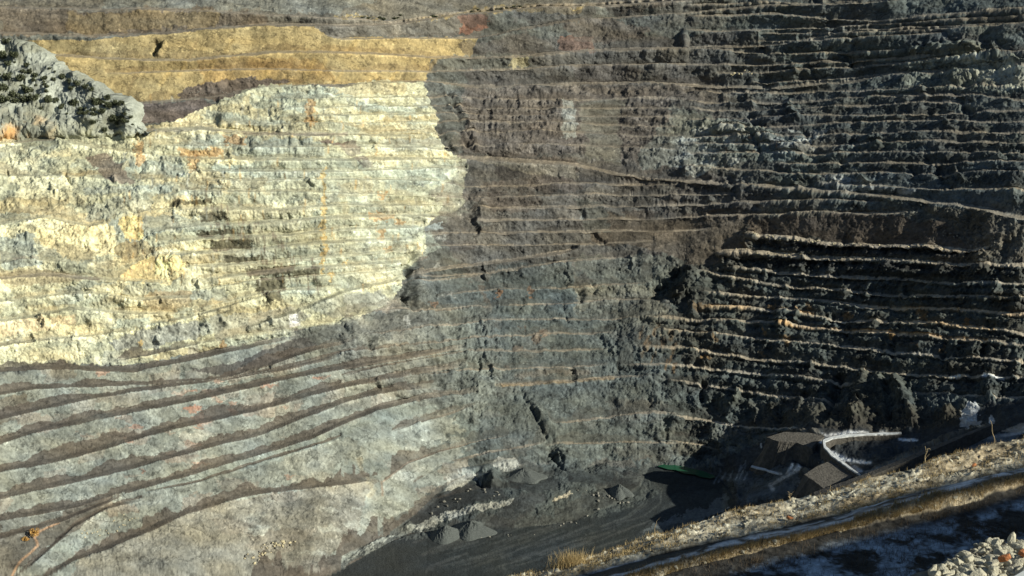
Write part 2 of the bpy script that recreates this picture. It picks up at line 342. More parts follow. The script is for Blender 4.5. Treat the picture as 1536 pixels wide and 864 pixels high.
paint(c(4, [(0, 350), (200, 350), (480, 390), (300, 410), (0, 420)]), (0.30, 0.26, 0.17), 0.8, warp=5, rough=0.5)
paint(c(4, [(480, 680), (640, 620), (880, 580), (900, 660), (700, 700), (520, 710)]), (0.27, 0.28, 0.25), 0.9, warp=4)
paint(c(4, [(940, 560), (1300, 520), (1400, 560), (1280, 620), (960, 670)]), (0.36, 0.36, 0.29), 0.8, warp=4)
paint(c(4, [(1300, 545), (1340, 550), (1350, 600), (1300, 610)]), (0.75, 0.74, 0.70), 0.9, warp=1, hard=1)
paint(c(4, [(0, 590), (330, 545), (340, 600), (0, 660)]), (0.66, 0.55, 0.36), 0.7, warp=5)
paint(c(4, [(1380, 520), (1536, 460), (1770, 440), (1760, 520), (1500, 570)]), (0.33, 0.34, 0.27), 0.8, warp=4, rough=0.5)
paint(c(1, [(370, 700), (480, 690), (560, 770), (600, 830), (500, 820)]), (0.22, 0.18, 0.14), 0.9, warp=4, rough=0.4)
paint(c(1, [(1420, 630), (1536, 635), (1620, 690), (1480, 650)]), (0.17, 0.14, 0.12), 0.95, warp=2, rough=0.3)
paint([(478, 208), (530, 214), (545, 232), (530, 234), (500, 218)], (0.17, 0.14, 0.12), 0.95, warp=2, rough=0.3)
paint([(531, 236), (548, 238), (566, 252), (548, 252)], (0.15, 0.13, 0.12), 0.95, warp=2, rough=0.3)
paint([(20, 210), (75, 208), (90, 216), (40, 222)], (0.24, 0.24, 0.17), 0.8, warp=3, rough=0.4)
paint([(360, 205), (690, 230), (690, 310), (610, 415), (440, 460), (330, 400), (340, 300)], LIMEG, 0.35, warp=14, hard=6, rough=0.55)
for x0, y0, x1, y1 in ((258, 300, 318, 308), (300, 320, 343, 332), (296, 346, 350, 354), (315, 360, 378, 377), (340, 385, 390, 396), (370, 402, 440, 414), (384, 418, 430, 438), (440, 405, 480, 415), (398, 440, 424, 455)):
    paint([(x0, y0), (x1, y0 - 3), (x1, y1 - 3), (x0, y1)], (0.10, 0.092, 0.06), 0.9, warp=4, hard=3)       # algae stained faces
for k in range(70):
    x = random.uniform(300, 480); y = 300 + (x - 300) * 0.62 + random.uniform(-22, 30)
    dab([(x, y), (x + 1, y + random.uniform(6, 14))], random.uniform(0.8, 1.6), (0.14, 0.12, 0.08), 0.7, 1)
for k in range(420):                                   # water and rust streaks down the faces
    x = random.uniform(180, 690); y = random.uniform(140, 430)
    ii = int(np.searchsorted(xs, x)); jj = int(np.argmin(np.abs(ys - y)))
    if C[jj, ii, 0] < 0.3: continue
    dab([(x, y), (x + random.uniform(-1, 1), y + random.uniform(5, 13))], random.uniform(0.7, 1.5), random.choice(((0.62, 0.62, 0.52), (0.28, 0.27, 0.20), (0.50, 0.32, 0.12), (0.34, 0.35, 0.30))), 0.5, 1)
for x, y, w, h in ((352, 210, 16, 7), (575, 292, 7, 5), (572, 326, 17, 6), (572, 352, 5, 6), (582, 373, 7, 3), (498, 416, 3, 7), (598, 334, 6, 4), (520, 394, 3, 4), (20, 192, 45, 5), (290, 246, 8, 14), (466, 170, 6, 22), (486, 330, 3, 80), (300, 230, 30, 6), (210, 230, 5, 20), (206, 515, 3, 4), (330, 518, 5, 8)):
    paint([(x - w, y - h), (x + w, y - h), (x + w, y + h), (x - w, y + h)], (0.46, 0.27, 0.11) if w != 3 else (0.55, 0.38, 0.13), 0.62, warp=4, hard=4)
paint([(150, 196), (230, 193), (300, 190), (387, 198), (520, 200), (520, 205), (387, 203), (300, 196), (160, 203)], (0.30, 0.28, 0.22), 0.8, warp=2, hard=1, rough=0.3)
# middle dark grey wall
def blotch(n, box, sizes, cols_, mix, aspect=0.5, warp=8, hard=4, test=None):
    for k in range(n):
        x = random.uniform(box[0], box[2]); y = random.uniform(box[1], box[3]); w = random.uniform(*sizes); h = w * aspect * random.uniform(0.6, 1.5)
        q = inpoly([(x - w, y - h * .6), (x, y - h), (x + w, y - h * .5), (x + w * .8, y + h * .7), (x - w * .1, y + h), (x - w * .8, y + h * .6)], warp, hard)
        if q is None: continue
        sl, m = q; src = C[sl]
        if test is not None: m = m & test(src)
        mm = m[..., None] * (mix * random.uniform(0.5, 1))
        C[sl] = src * (1 - mm) + np.array(random.choice(cols_), np.float32) * mm
dark = lambda s: s[..., 0] < 0.3
blotch(150, (640, -40, 1850, 330), (20, 70), [(0.15, 0.125, 0.105), (0.11, 0.115, 0.11), (0.16, 0.15, 0.13), (0.10, 0.095, 0.09)], 0.7, 0.3, test=dark)
blotch(170, (480, 240, 1200, 720), (14, 50), [(0.15, 0.13, 0.11), (0.11, 0.12, 0.115), (0.17, 0.165, 0.145), (0.13, 0.105, 0.085), (0.09, 0.10, 0.10)], 0.7, 0.45, test=dark)
blotch(160, (1000, 320, 1850, 720), (12, 45), [(0.085, 0.07, 0.058), (0.07, 0.072, 0.068), (0.10, 0.085, 0.065), (0.06, 0.055, 0.05)], 0.9, 0.45, test=dark)
blotch(60, (1150, -40, 1850, 320), (20, 60), [(0.085, 0.085, 0.082), (0.075, 0.07, 0.065), (0.11, 0.10, 0.09)], 0.8, 0.35, test=dark)
paint([(690, 60), (1150, 50), (1200, 200), (1130, 380), (1000, 400), (700, 420), (640, 330), (700, 230)], (0.115, 0.102, 0.094), 0.5, warp=14, hard=5)
paint([(690, 130), (850, 128), (1010, 132), (1000, 240), (700, 232)], (0.15, 0.13, 0.115), 0.6, rough=0.9)
paint([(845, 145), (862, 146), (868, 205), (845, 208)], (0.27, 0.28, 0.26), 0.8, warp=4)
paint([(870, 150), (930, 150), (930, 245), (880, 240)], (0.19, 0.185, 0.15), 0.6, rough=0.2)
paint([(665, 85), (790, 82), (792, 102), (655, 104)], (0.15, 0.155, 0.14), 0.8)
paint([(763, 84), (790, 86), (792, 98), (763, 100)], (0.34, 0.31, 0.20), 0.8, warp=3)
paint([(1010, 165), (1100, 180), (1200, 215), (1190, 245), (960, 250), (960, 230)], (0.19, 0.20, 0.18), 0.75)
paint([(1010, 170), (1060, 168), (1080, 200), (1010, 200)], (0.22, 0.225, 0.19), 0.7)
blotch(26, (1000, 190, 1230, 262), (5, 16), [(0.33, 0.35, 0.34), (0.28, 0.30, 0.29)], 0.9, 0.4)
blotch(12, (1080, 190, 1200, 235), (1.5, 4), [(0.30, 0.15, 0.08)], 0.6, 0.7)
paint([(745, 238), (785, 240), (790, 262), (760, 272), (740, 258)], (0.085, 0.078, 0.072), 0.9, warp=4, rough=0.4)
paint([(875, 250), (930, 254), (930, 270), (870, 275)], (0.085, 0.08, 0.075), 0.9, warp=4, rough=0.4)
paint([(712, 235), (860, 250), (870, 268), (800, 262), (720, 240)], (0.22, 0.20, 0.16), 0.7, warp=3, rough=0.5)
paint([(1370, 70), (1460, 66), (1536, 96), (1536, 140), (1460, 140), (1350, 125)], (0.21, 0.205, 0.17), 0.85, warp=6, rough=1.3)
paint([(1420, 78), (1500, 90), (1540, 120), (1540, 135), (1470, 125)], (0.34, 0.35, 0.30), 0.9)
paint([(1450, 145), (1536, 150), (1536, 163), (1460, 160)], (0.19, 0.18, 0.155), 0.8, rough=0.5)
paint([(1330, 255), (1440, 268), (1536, 300), (1536, 322), (1400, 305), (1330, 280)], (0.13, 0.14, 0.14), 0.8, rough=0.5)
blotch(24, (1240, 262, 1420, 286), (5, 16), [(0.26, 0.28, 0.28)], 0.9, 0.4)
paint([(880, 322), (1120, 330), (1125, 372), (1060, 400), (1000, 385), (960, 370), (890, 365)], (0.135, 0.115, 0.092), 0.85, rough=0.22)
paint([(1120, 325), (1330, 325), (1480, 330), (1520, 365), (1440, 372), (1130, 355)], (0.115, 0.095, 0.078), 0.9, rough=0.3)
paint([(1380, 300), (1536, 330), (1536, 395), (1470, 380)], (0.13, 0.12, 0.10), 0.8, rough=0.7)
paint([(860, 300), (905, 305), (915, 345), (880, 350)], (0.10, 0.105, 0.095), 0.8, warp=4)
paint([(740, 400), (860, 390), (870, 470), (900, 500), (760, 490), (725, 440)], (0.10, 0.112, 0.11), 0.85)
paint([(860, 385), (1030, 385), (1000, 440), (890, 435)], (0.15, 0.155, 0.135), 0.8)
paint([(868, 425), (980, 425), (1000, 475), (870, 480)], (0.22, 0.20, 0.16), 0.7)
paint([(835, 500), (872, 500), (875, 525), (835, 525)], (0.06, 0.07, 0.07), 0.9, warp=2, hard=1, rough=0.5)
paint(c(5, [(380, 150), (450, 135), (460, 175), (380, 180)]), (0.25, 0.28, 0.28), 0.9, warp=2)
paint(c(5, [(280, 555), (300, 550), (315, 590), (300, 605)]), (0.66, 0.66, 0.62), 0.95, warp=1, hard=1)
paint(c(5, [(0, 540), (100, 550), (120, 640), (0, 700)]), (0.11, 0.115, 0.105), 0.8)
paint(c(5, [(0, 470), (180, 440), (230, 500), (0, 540)]), (0.26, 0.27, 0.24), 0.7)
blotch(16, (650, 300, 900, 480), (3, 9), [(0.30, 0.31, 0.29)], 0.7, 0.4)
blotch(12, (650, 430, 830, 560), (3, 9), [(0.27, 0.13, 0.06)], 0.7, 0.6)
dab([(740, 577), (800, 573), (850, 572), (920, 568)], 2.2, (0.42, 0.24, 0.09), 0.95, 0.6)
dab([(780, 562), (830, 556), (880, 560)], 5, (0.22, 0.12, 0.06), 0.5, 4)
for k in range(22):
    x = random.uniform(960, 1018); y = 490 + random.uniform(0, 60)
    dab([(x, y), (x - random.uniform(0, 8), y + random.uniform(6, 16))], random.uniform(1, 2.2), random.choice(((0.36, 0.18, 0.06), (0.22, 0.13, 0.06))), 0.7, 2)
# lower left grey benches
paint([(-320, 600), (60, 555), (220, 545), (345, 520), (500, 492), (560, 500), (720, 480), (740, 580), (700, 700), (620, 760), (490, 860), (300, 960), (-320, 1180)], (0.215, 0.23, 0.205), 1, warp=6, rough=0.42)
ll = lambda s: (s[..., 0] > 0.165) & (s[..., 0] < 0.30)
blotch(150, (-320, 540, 740, 960), (10, 45), [(0.27, 0.28, 0.245), (0.18, 0.19, 0.17), (0.23, 0.20, 0.165), (0.20, 0.225, 0.205), (0.29, 0.29, 0.25)], 0.85, 0.35, test=ll)
blotch(26, (150, 560, 500, 720), (4, 16), [(0.36, 0.20, 0.14)], 0.7, 0.35)
paint([(210, 735), (520, 640), (640, 590), (720, 578), (700, 600), (540, 650), (420, 690), (220, 740)], (0.20, 0.225, 0.205), 0.8, warp=3, rough=0.4)
paint([(520, 650), (570, 630), (610, 660), (610, 690), (570, 690), (540, 670)], (0.24, 0.265, 0.245), 0.9, warp=3, rough=0.3)
paint([(110, 830), (300, 760), (480, 730), (560, 720), (540, 790), (480, 850), (300, 940), (100, 900)], (0.19, 0.18, 0.152), 0.8, rough=0.5)
for k in range(60):                                     # tall smooth panels of paler and darker rock between the ledges
    x = random.uniform(0, 600); y = random.uniform(560, 740) - x * 0.2; w = random.uniform(6, 26); h = random.uniform(8, 14)
    paint([(x - w, y - h + w * .2), (x + w, y - h - w * .2), (x + w - 3, y + h - w * .2), (x - w - 3, y + h + w * .2)], random.choice(((0.30, 0.31, 0.27), (0.17, 0.185, 0.165), (0.25, 0.235, 0.205), (0.27, 0.25, 0.21))), 0.5, warp=2, hard=1)
paint([(-100, 770), (60, 775), (170, 745), (185, 740), (120, 790), (60, 830), (0, 880), (-100, 900)], (0.10, 0.092, 0.08), 0.85, warp=3, rough=0.35)
paint([(0, 775), (100, 762), (90, 785), (0, 800)], (0.20, 0.215, 0.20), 0.7, warp=3)
paint([(0, 640), (0, 600), (40, 596), (60, 615)], (0.15, 0.13, 0.10), 0.7)
paint(c(4, [(850, 800), (1080, 760), (1250, 690), (1400, 640), (1450, 690), (1250, 760), (1000, 830)]), (0.085, 0.082, 0.078), 0.95, warp=3, rough=0.35)
paint(c(4, [(230, 760), (330, 770), (330, 850), (230, 850)]), (0.17, 0.16, 0.13), 0.8)
paint(c(4, [(1300, 620), (1540, 590), (1600, 680), (1480, 760), (1400, 660)]), (0.11, 0.115, 0.105), 0.85, warp=4)
dab([(17, 866), (28, 845), (45, 830), (57, 818), (52, 806), (60, 797), (88, 784)], 1.5, (0.34, 0.22, 0.14), 0.9, 0.6)
blotch(14, (560, 690, 720, 790), (4, 14), [(0.40, 0.42, 0.38)], 0.8, 0.5)
blotch(24, (380, 700, 560, 860), (5, 18), [(0.33, 0.34, 0.30)], 0.7, 0.4)
dab(c(8, [(80, 340), (100, 400), (150, 480), (130, 500)]), 3, (0.36, 0.34, 0.26), 0.7, 4)
dab(c(8, [(180, 440), (190, 500)]), 1.6, (0.24, 0.17, 0.12), 0.6, 1)
for pts in (c(8, [(190, 438), (300, 350), (450, 300), (580, 262)]),): dab(pts, 1.2, (0.24, 0.18, 0.14), 0.7, 1)
paint([(650, 470), (1000, 455), (1010, 690), (860, 700), (700, 690), (640, 600)], (0.125, 0.13, 0.118), 0.55, warp=30, hard=8)
paint([(520, 480), (720, 450), (760, 560), (720, 640), (600, 600), (520, 560)], (0.165, 0.165, 0.145), 0.7, warp=14, hard=6, rough=1.15)
for a_, b_ in ((0, 1), (1, 2), (2, 3)):
    pass
paint([(1130, 358), (1300, 366), (1460, 372), (1440, 384), (1250, 380), (1140, 372)], (0.05, 0.05, 0.05), 0.8, warp=2, rough=1.2)  # shade of the steep face under the top bench, painted as a dark band
paint([(1080, 384), (1536, 402), (1536, 418), (1300, 412), (1085, 398)], (0.055, 0.055, 0.053), 0.7, warp=3, rough=1.2)  # painted shade again, below the second bench
paint([(1000, 395), (1860, 415), (1860, 640), (1000, 640)], (0.062, 0.066, 0.06), 0.5, warp=12)  # right wall colour darkened to deepen the shade on its faces
paint([(1230, 150), (1860, 130), (1860, 320), (1300, 270)], (0.065, 0.07, 0.068), 0.5, warp=14)  # upper right wall: shade likewise put into the rock colour
stk = fbm((X2 + Y2 * 0.6) / 5, Y2 / 40, 4, 91)
C *= np.where((C[..., 0] > C[..., 2] * 1.7) & (Y2 < 170), np.clip(1 + 0.28 * stk, 0.6, 1.4), 1)[..., None]
# pit floor
FLC = (0.036, 0.040, 0.040)
fl = FLOOR | ((Y2 > np.interp(X2, [p[0] for p in G1], [p[1] for p in G1]) + 2) & (X2 > 585) & (X2 < 985) & (BERM > 0.3))
C[FLOOR] = FLC; RO[FLOOR] = 0.10
paint([(585, 812), (640, 762), (690, 728), (780, 700), (850, 694), (960, 704), (990, 740), (930, 768), (860, 782), (700, 796)], (0.085, 0.09, 0.083), 0.9, warp=3, rough=0.6)
paint(c(8, [(300, 600), (440, 490), (560, 455), (720, 480), (760, 520), (600, 540), (450, 585), (340, 640)]), (0.048, 0.05, 0.05), 0.97, warp=2, rough=0.15)
paint(c(8, [(730, 430), (860, 400), (980, 430), (960, 480), (860, 500), (760, 470)]), (0.05, 0.053, 0.052), 0.97, warp=2, rough=0.2)
paint(c(8, [(1000, 395), (1200, 400), (1350, 460), (1340, 500), (1180, 470), (1020, 440)]), FLC, 0.8, warp=3, rough=0.15)
paint(c(8, [(640, 640), (700, 590), (830, 500), (900, 490), (920, 520), (830, 600), (760, 660)]), (0.07, 0.07, 0.066), 0.9, warp=2, rough=0.2)
paint(c(8, [(340, 620), (420, 585), (560, 560), (780, 530), (780, 555), (560, 600), (440, 620), (345, 665)]), (0.42, 0.42, 0.37), 0.75, warp=3)
paint(c(8, [(480, 410), (640, 400), (640, 440), (600, 450), (480, 480)]), (0.36, 0.36, 0.32), 0.75, warp=3)
paint(c(8, [(700, 330), (800, 340), (800, 385), (760, 400), (660, 370)]), (0.36, 0.37, 0.34), 0.6, warp=3)
paint(c(8, [(220, 700), (330, 650), (340, 620), (240, 670), (100, 740), (0, 810)]), (0.33, 0.34, 0.30), 0.8, warp=3)
paint(c(8, [(950, 520), (1020, 485), (1040, 500), (960, 530)]), (0.5, 0.46, 0.36), 0.8, warp=2)
paint([(1010, 775), (1060, 760), (1085, 745), (1095, 760), (1040, 790), (960, 800)], (0.30, 0.31, 0.31), 0.75, warp=6, hard=4)
for k in range(130):                                     # wheel tracks and spilled pale dust on the pit floor
    x = random.uniform(620, 1080); y = random.uniform(795, 860); L = random.uniform(20, 90)
    dab([(x, y), (x + L, y - L * random.uniform(0.25, 0.42))], random.uniform(0.6, 2.0), random.choice(((0.10, 0.10, 0.095), (0.04, 0.042, 0.042), (0.085, 0.085, 0.08))), 0.5, 1)
for rr_ in range(7):
    k = rr_ * 5
    dab([(900 + k, 790 - k * 0.2), (940 + k, 775), (965 + k, 755), (968 + k, 735), (945 + k, 715), (905 + k, 706)], 1.2, random.choice(((0.11, 0.11, 0.10), (0.045, 0.047, 0.047))), 0.5, 1)
# lower right ramps under frost
paint([(1080, 690), (1160, 655), (1240, 640), (1540, 600), (1860, 560), (1860, 640), (1400, 700), (1180, 760), (1100, 765)], (0.05, 0.052, 0.055), 0.9, rough=0.3)
paint([(1105, 640), (1250, 605), (1440, 610), (1450, 640), (1240, 645)], (0.075, 0.062, 0.045), 0.6, rough=0.6)
FROST = (0.74, 0.76, 0.78)
for pts, rd in (([(1232, 657), (1270, 652), (1330, 649)], 2.2), ([(1228, 660), (1245, 680), (1270, 698), (1292, 711)], 2.6), ([(1250, 682), (1275, 692), (1305, 695)], 2.2), ([(1349, 655), (1375, 658)], 1.6),
                ([(1127, 699), (1148, 704), (1172, 712)], 1.4), ([(1140, 664), (1143, 672)], 1.0), ([(1300, 712), (1350, 697), (1400, 680), (1450, 660), (1536, 645)], 1.6),
                ([(1160, 736), (1155, 728), (1180, 716), (1200, 703)], 2.6), ([(1425, 564), (1440, 563)], 1.1), ([(1475, 566), (1505, 567)], 1.3), ([(1180, 712), (1190, 700)], 1.5)):
    dab(pts, rd * 1.1, FROST, 0.95, 0.5)
paint([(1440, 640), (1446, 615), (1465, 600), (1472, 612), (1464, 640)], (0.55, 0.58, 0.62), 0.75, warp=5, hard=5)
paint([(1484, 624), (1490, 622), (1492, 634), (1484, 636)], (0.55, 0.58, 0.62), 0.8, warp=1, hard=2)
paint([(1370, 680), (1536, 640), (1860, 560), (1860, 590), (1536, 655), (1390, 690), (1310, 718)], (0.22, 0.24, 0.27), 0.7, warp=4, hard=4)
paint([(1085, 712), (1160, 700), (1200, 715), (1180, 745), (1110, 760)], (0.15, 0.165, 0.18), 0.55, warp=8, hard=5)
paint([(1208, 712), (1245, 690), (1285, 700), (1240, 722)], (0.20, 0.175, 0.145), 0.9, warp=2, rough=0.15)
paint([(1155, 655), (1175, 648), (1240, 655), (1222, 670)], (0.15, 0.13, 0.11), 0.9, warp=2, rough=0.3)
for k in range(14):
    x = random.uniform(1075, 1125); y = random.uniform(690, 722)
    dab([(x, y), (x - 5, y + 9)], 1.0, (0.30, 0.33, 0.37), 0.4, 1)
# rusty bench fills on the right wall
for pts in (c(6, [(450, 530), (590, 553)]), c(6, [(440, 600), (1100, 645), (1370, 668)]), c(6, [(1100, 588), (1400, 614)]), c(6, [(850, 515), (1280, 530), (1536, 553)]), c(6, [(100, 520), (300, 526)])):
    dab(pts, 1.6, (0.40, 0.26, 0.13), 0.85, 1)
blotch(16, (1040, 440, 1500, 545), (3, 9), [(0.30, 0.17, 0.07)], 0.7, 0.9)

dab([(1225, 738), (1290, 716), (1350, 691), (1400, 673), (1484, 638)], 2.4, (0.20, 0.165, 0.125), 0.85, 0.6)
paint([(1010, 742), (1090, 735), (1100, 752), (1050, 790), (950, 830), (900, 850), (980, 780)], (0.075, 0.078, 0.075), 0.5, warp=6)
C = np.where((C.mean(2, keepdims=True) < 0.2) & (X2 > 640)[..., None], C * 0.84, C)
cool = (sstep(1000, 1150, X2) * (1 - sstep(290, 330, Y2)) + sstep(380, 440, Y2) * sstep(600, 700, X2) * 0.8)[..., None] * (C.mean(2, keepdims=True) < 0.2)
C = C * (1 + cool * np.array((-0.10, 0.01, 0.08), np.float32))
# berm dust, talus at the foot of the faces
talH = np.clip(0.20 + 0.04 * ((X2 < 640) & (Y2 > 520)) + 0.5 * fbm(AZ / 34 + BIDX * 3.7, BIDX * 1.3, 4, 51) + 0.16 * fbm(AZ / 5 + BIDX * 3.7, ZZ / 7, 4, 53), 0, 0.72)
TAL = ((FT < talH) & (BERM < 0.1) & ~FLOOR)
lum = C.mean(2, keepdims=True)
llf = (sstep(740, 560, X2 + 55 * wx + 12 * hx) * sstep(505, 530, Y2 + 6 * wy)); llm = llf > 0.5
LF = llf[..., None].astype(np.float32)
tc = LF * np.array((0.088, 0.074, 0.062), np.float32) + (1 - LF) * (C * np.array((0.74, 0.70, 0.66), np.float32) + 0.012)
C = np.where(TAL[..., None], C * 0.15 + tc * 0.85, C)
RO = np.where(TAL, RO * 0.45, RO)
dust = np.clip(BERM * 1.3, 0, 1)[..., None] * 0.88
bc = np.where(lum > 0.3, C * 0.35 + np.array((0.30, 0.285, 0.20)) * 0.65, C * 0.3 + np.array((0.235, 0.20, 0.155)) * 0.7)
rightw = sstep(960, 1080, X2)[..., None] * sstep(300, 350, Y2)[..., None]
bc = bc * (1.15 + 0.75 * rightw)  # dust painted brighter so ledges read as sunlit, most on the right wall
bc = LF * np.array((0.10, 0.085, 0.07)) + (1 - LF) * bc
inner = ((X2 > 585) & (X2 < 1000) & (Y2 > 690)) | ((X2 > 1080) & (Y2 > 645))
dust = dust * (1 - inner[..., None])
C = (C * (1 - dust) + bc * dust).astype(np.float32)
C *= np.where((FT > 0.90) & (BERM < 0.1) & ~FLOOR & ~inner, 1.22, 1.0)[..., None]  # painted highlight along the upper edge of each face
pan = vnoise(np.floor(AZ / 9 + 2.2 * fbm(ZZ / 9, AZ / 40, 2, 57)) * 7.31 + BIDX * 3.3, BIDX * 5.7 + AZ * 0, 59)
C *= np.where((BERM < 0.1) & ~TAL & ~FLOOR, 1 + 0.26 * pan, 1.0)[..., None]
# bedding and mottling of the rock itself
m1 = fbm(AZ / 14, ZZ / 5, 6, 61, gain=0.62); m2 = fbm(AZ / 2.4, ZZ / 2.2, 4, 67, gain=0.7); m3 = fbm(AZ / 1.8, ZZ / 16, 3, 71)
lime = lum > 0.3
amp1 = np.where(FLOOR | ((C[..., 0] > C[..., 2] * 1.8) & (Y2 < 160)), 0.22, 0.58)
llm_ = llm.astype(np.float32)
C *= np.clip(1 + amp1 * m1 + (0.46 - 0.16 * llm_) * m2 + 0.10 * m3 * (~FLOOR), 0.25, 2.1)[..., None]
warm = fbm(AZ / 30, ZZ / 12, 4, 73)[..., None]
C *= 1 + warm * np.array((0.10, 0.02, -0.12), np.float32)
ck = np.abs(fbm(AZ / 11 + ZZ / 30, ZZ / 8, 4, 87)); C *= np.where((ck < 0.035) & ~FLOOR & (BERM < .3), 0.55, 1.0)[..., None]
speck = (vnoise(AZ / 1.3, ZZ / 1.3, 81) > 0.80) & (BERM < 0.2) & ~FLOOR
C = np.where((speck & (vnoise(AZ / 20, ZZ / 12, 83) > 0.1))[..., None], C * 1.7, C)
C = np.clip(C, 0.02, 0.82)

# ------------------------------------------------------------------ relief
def normals(PX, PY, PZ):
    P = np.stack([PX, PY, PZ], -1)
    du = np.gradient(P, axis=1); dv = np.gradient(P, axis=0)
    n = np.cross(du, dv); n /= np.linalg.norm(n, axis=-1, keepdims=True) + 1e-9
    return n
N = normals(PX, PY, PZ)
tocam = PX * N[..., 0] + PY * N[..., 1] + (PZ - H) * N[..., 2]
N = np.where(tocam[..., None] > 0, -N, N)
for _ in range(3):                                      # relief follows the smoothed wall direction
    N[:, 1:-1] = (N[:, :-2] + N[:, 1:-1] * 2 + N[:, 2:]) / 4; N[1:-1] = (N[:-2] + N[1:-1] * 2 + N[2:]) / 4
N /= np.linalg.norm(N, axis=-1, keepdims=True)
face = 1 - np.clip(BERM, 0, 1) * 0.85
face[1:-1] = (face[:-2] + face[1:-1] + face[2:]) / 3
off = BIDX * 2.3
big = fbm(AZ / 70, ZZ / 50, 3, 101) * 5.0 * (1 - 0.8 * (1 - sstep(500, 800, X2)))
bq = (fbm(AZ / 15, ZZ / 11, 3, 127) + 0.25 * fbm(AZ / 5, ZZ / 5, 3, 129)) * 6
bq2 = (fbm(AZ / 6 + ZZ / 14, ZZ / 6, 3, 131)) * 5
block = (np.floor(bq) + sstep(0.0, 0.22, bq - np.floor(bq))) / 6 * 3.4 + (np.floor(bq2) + sstep(0.0, 0.25, bq2 - np.floor(bq2))) / 5 * 1.5
leftw = 1 - sstep(640, 1000, X2)
med = fbm(AZ / 17, ZZ / 15, 4, 103, ridged=True) * (1.3 - 0.5 * leftw) + block
rib = (fbm(AZ / 4.6, ZZ / 14, 3, 107, ridged=True) - 0.2) * 0.8
fine = fbm(AZ / 4.6, ZZ / 3.6, 4, 109, ridged=True, gain=0.62) * 0.9 + fbm(AZ / 1.3, ZZ / 1.2, 2, 113) * 0.42 + (np.abs(fbm(AZ / 9, ZZ / 7, 3, 117)) < 0.05) * -0.7
right_r = sstep(930, 1080, X2) * (1 - 0.35 * sstep(1800, 1860, X2))
RO = RO * (1 + (0.35 + 0.45 * sstep(300, 400, Y2)) * right_r * (Y2 > 60) * (~FLOOR))
for P_, v_ in (([(690, 136), (850, 134), (850, 200), (690, 200)], 2.6), ([(760, 145), (845, 145), (845, 190), (800, 215)], 3.2), ([(350, 140), (680, 140), (690, 420), (380, 430)], 1.5), ([(560, 450), (720, 440), (720, 640), (560, 640)], 2.0)):
    sl_, m_ = inpoly(P_, 10, 5); RB[sl_] = np.where(m_, v_, RB[sl_])
rib = rib * RB * np.where((X2 < 620) & (Y2 > 560), 0.3, 1.0)
def blur(a, n):
    for _ in range(n):
        a[:, 1:-1] = (a[:, :-2] + a[:, 1:-1] * 2 + a[:, 2:]) / 4; a[1:-1] = (a[:-2] + a[1:-1] * 2 + a[2:]) / 4
    return a
RO = blur(RO, 6); jmp = np.zeros_like(RO); jmp[:, 1:] = (np.abs(np.diff(BIDX, axis=1)) > 0.5) & (np.abs(np.diff(FT, axis=1)) > 0.1); pass
disp = big * (~FLOOR) + (med + rib + fine) * RO * face * np.where(FLOOR, 0.8, 1.0)
def carve(pts, rad, depth, warp=2.5):
    sl, m = stroke(pts, rad, warp + rad * 0.5); disp[sl] += m * depth * 0.8 * np.clip(0.9 + 0.35 * hx[sl] + 0.9 * wx[sl], 0.1, 1.5) * (0.25 + 0.75 * face[sl])
carve([(672, 135), (680, 165), (690, 195), (706, 222)], 4, -4.5); carve([(682, 140), (692, 170), (704, 195), (716, 220)], 5, 4.5)
carve([(655, 180), (668, 215), (680, 225)], 6, -6)
carve([(664, 132), (678, 170), (700, 212)], 3, 5)
carve([(705, 290), (702, 305), (706, 318), (716, 345)], 4.5, -4.5); carve([(722, 290), (722, 340)], 7, 3)
carve([(620, 375), (612, 395), (606, 448)], 6, -8); carve([(630, 375), (626, 440)], 8, 5)
carve([(607, 445), (612, 452)], 4, -9)
carve([(985, 445), (1000, 430), (1012, 418), (1020, 405)], 7, -12); carve([(1020, 448), (1032, 430), (1040, 410)], 10, 12)
carve([(1128, 352), (1124, 362)], 8, 6)
carve([(782, 580), (800, 620), (820, 650), (828, 680), (845, 705)], 3, -4); carve([(800, 600), (832, 650), (850, 690)], 8, 4)
carve([(1000, 630), (1000, 655)], 6, -6)
carve([(232, 63), (240, 66), (230, 80)], 2.5, -6, 1); carve([(248, 64), (238, 82)], 3, 4, 1)
carve([(1462, 118), (1470, 124)], 5, -9); carve([(1376, 76), (1450, 70), (1500, 92), (1530, 110)], 9, 9)
carve([(716, 712), (722, 728)], 5, -8); carve([(738, 712), (742, 730)], 6, 6)
carve([(1262, 560), (1250, 600), (1235, 635)], 6, -8); carve([(1296, 560), (1290, 600), (1280, 632)], 9, 10); carve([(1345, 570), (1360, 600), (1370, 630)], 8, 9); carve([(1330, 575), (1335, 620)], 6, -8)
carve([(880, 700), (890, 708)], 5, -5)
carve([(1060, 190), (1130, 200), (1200, 230)], 12, 6)
carve([(1120, 195), (1135, 215), (1142, 232)], 3, -6)
carve([(1225, 737), (1290, 715), (1350, 690), (1400, 672), (1480, 640)], 3.5, 5, 0.7)
carve([(880, 345), (905, 365)], 5, -3)
carve([(1168, 672), (1190, 684), (1222, 700)], 6, -9, 1); carve([(1130, 700), (1160, 690)], 5, -7, 1); carve([(1290, 672), (1330, 680), (1360, 672)], 7, -6, 1)
carve([(1150, 655), (1180, 652), (1225, 652)], 4, 4, 0.5); carve([(1205, 712), (1235, 694), (1262, 692), (1290, 704)], 4, 2.5, 0.5); carve([(1222, 655), (1236, 680), (1262, 700)], 3, 4, 0.5)
carve([(1185, 728), (1240, 730)], 4, -6, 1)
for pts_, w_, f_ in LINES:                              # steep upper edges of the right wall benches
    q = np.array(pts_)
    if 345 < q[:, 1].mean() < 640 and q[-1, 0] > 1240 and q[0, 0] > 900:
        q = q[q[:, 0] < 1620]; carve([(x, y + w_ / 2 + 4) for x, y in q], 3.2, -3.4, 2)
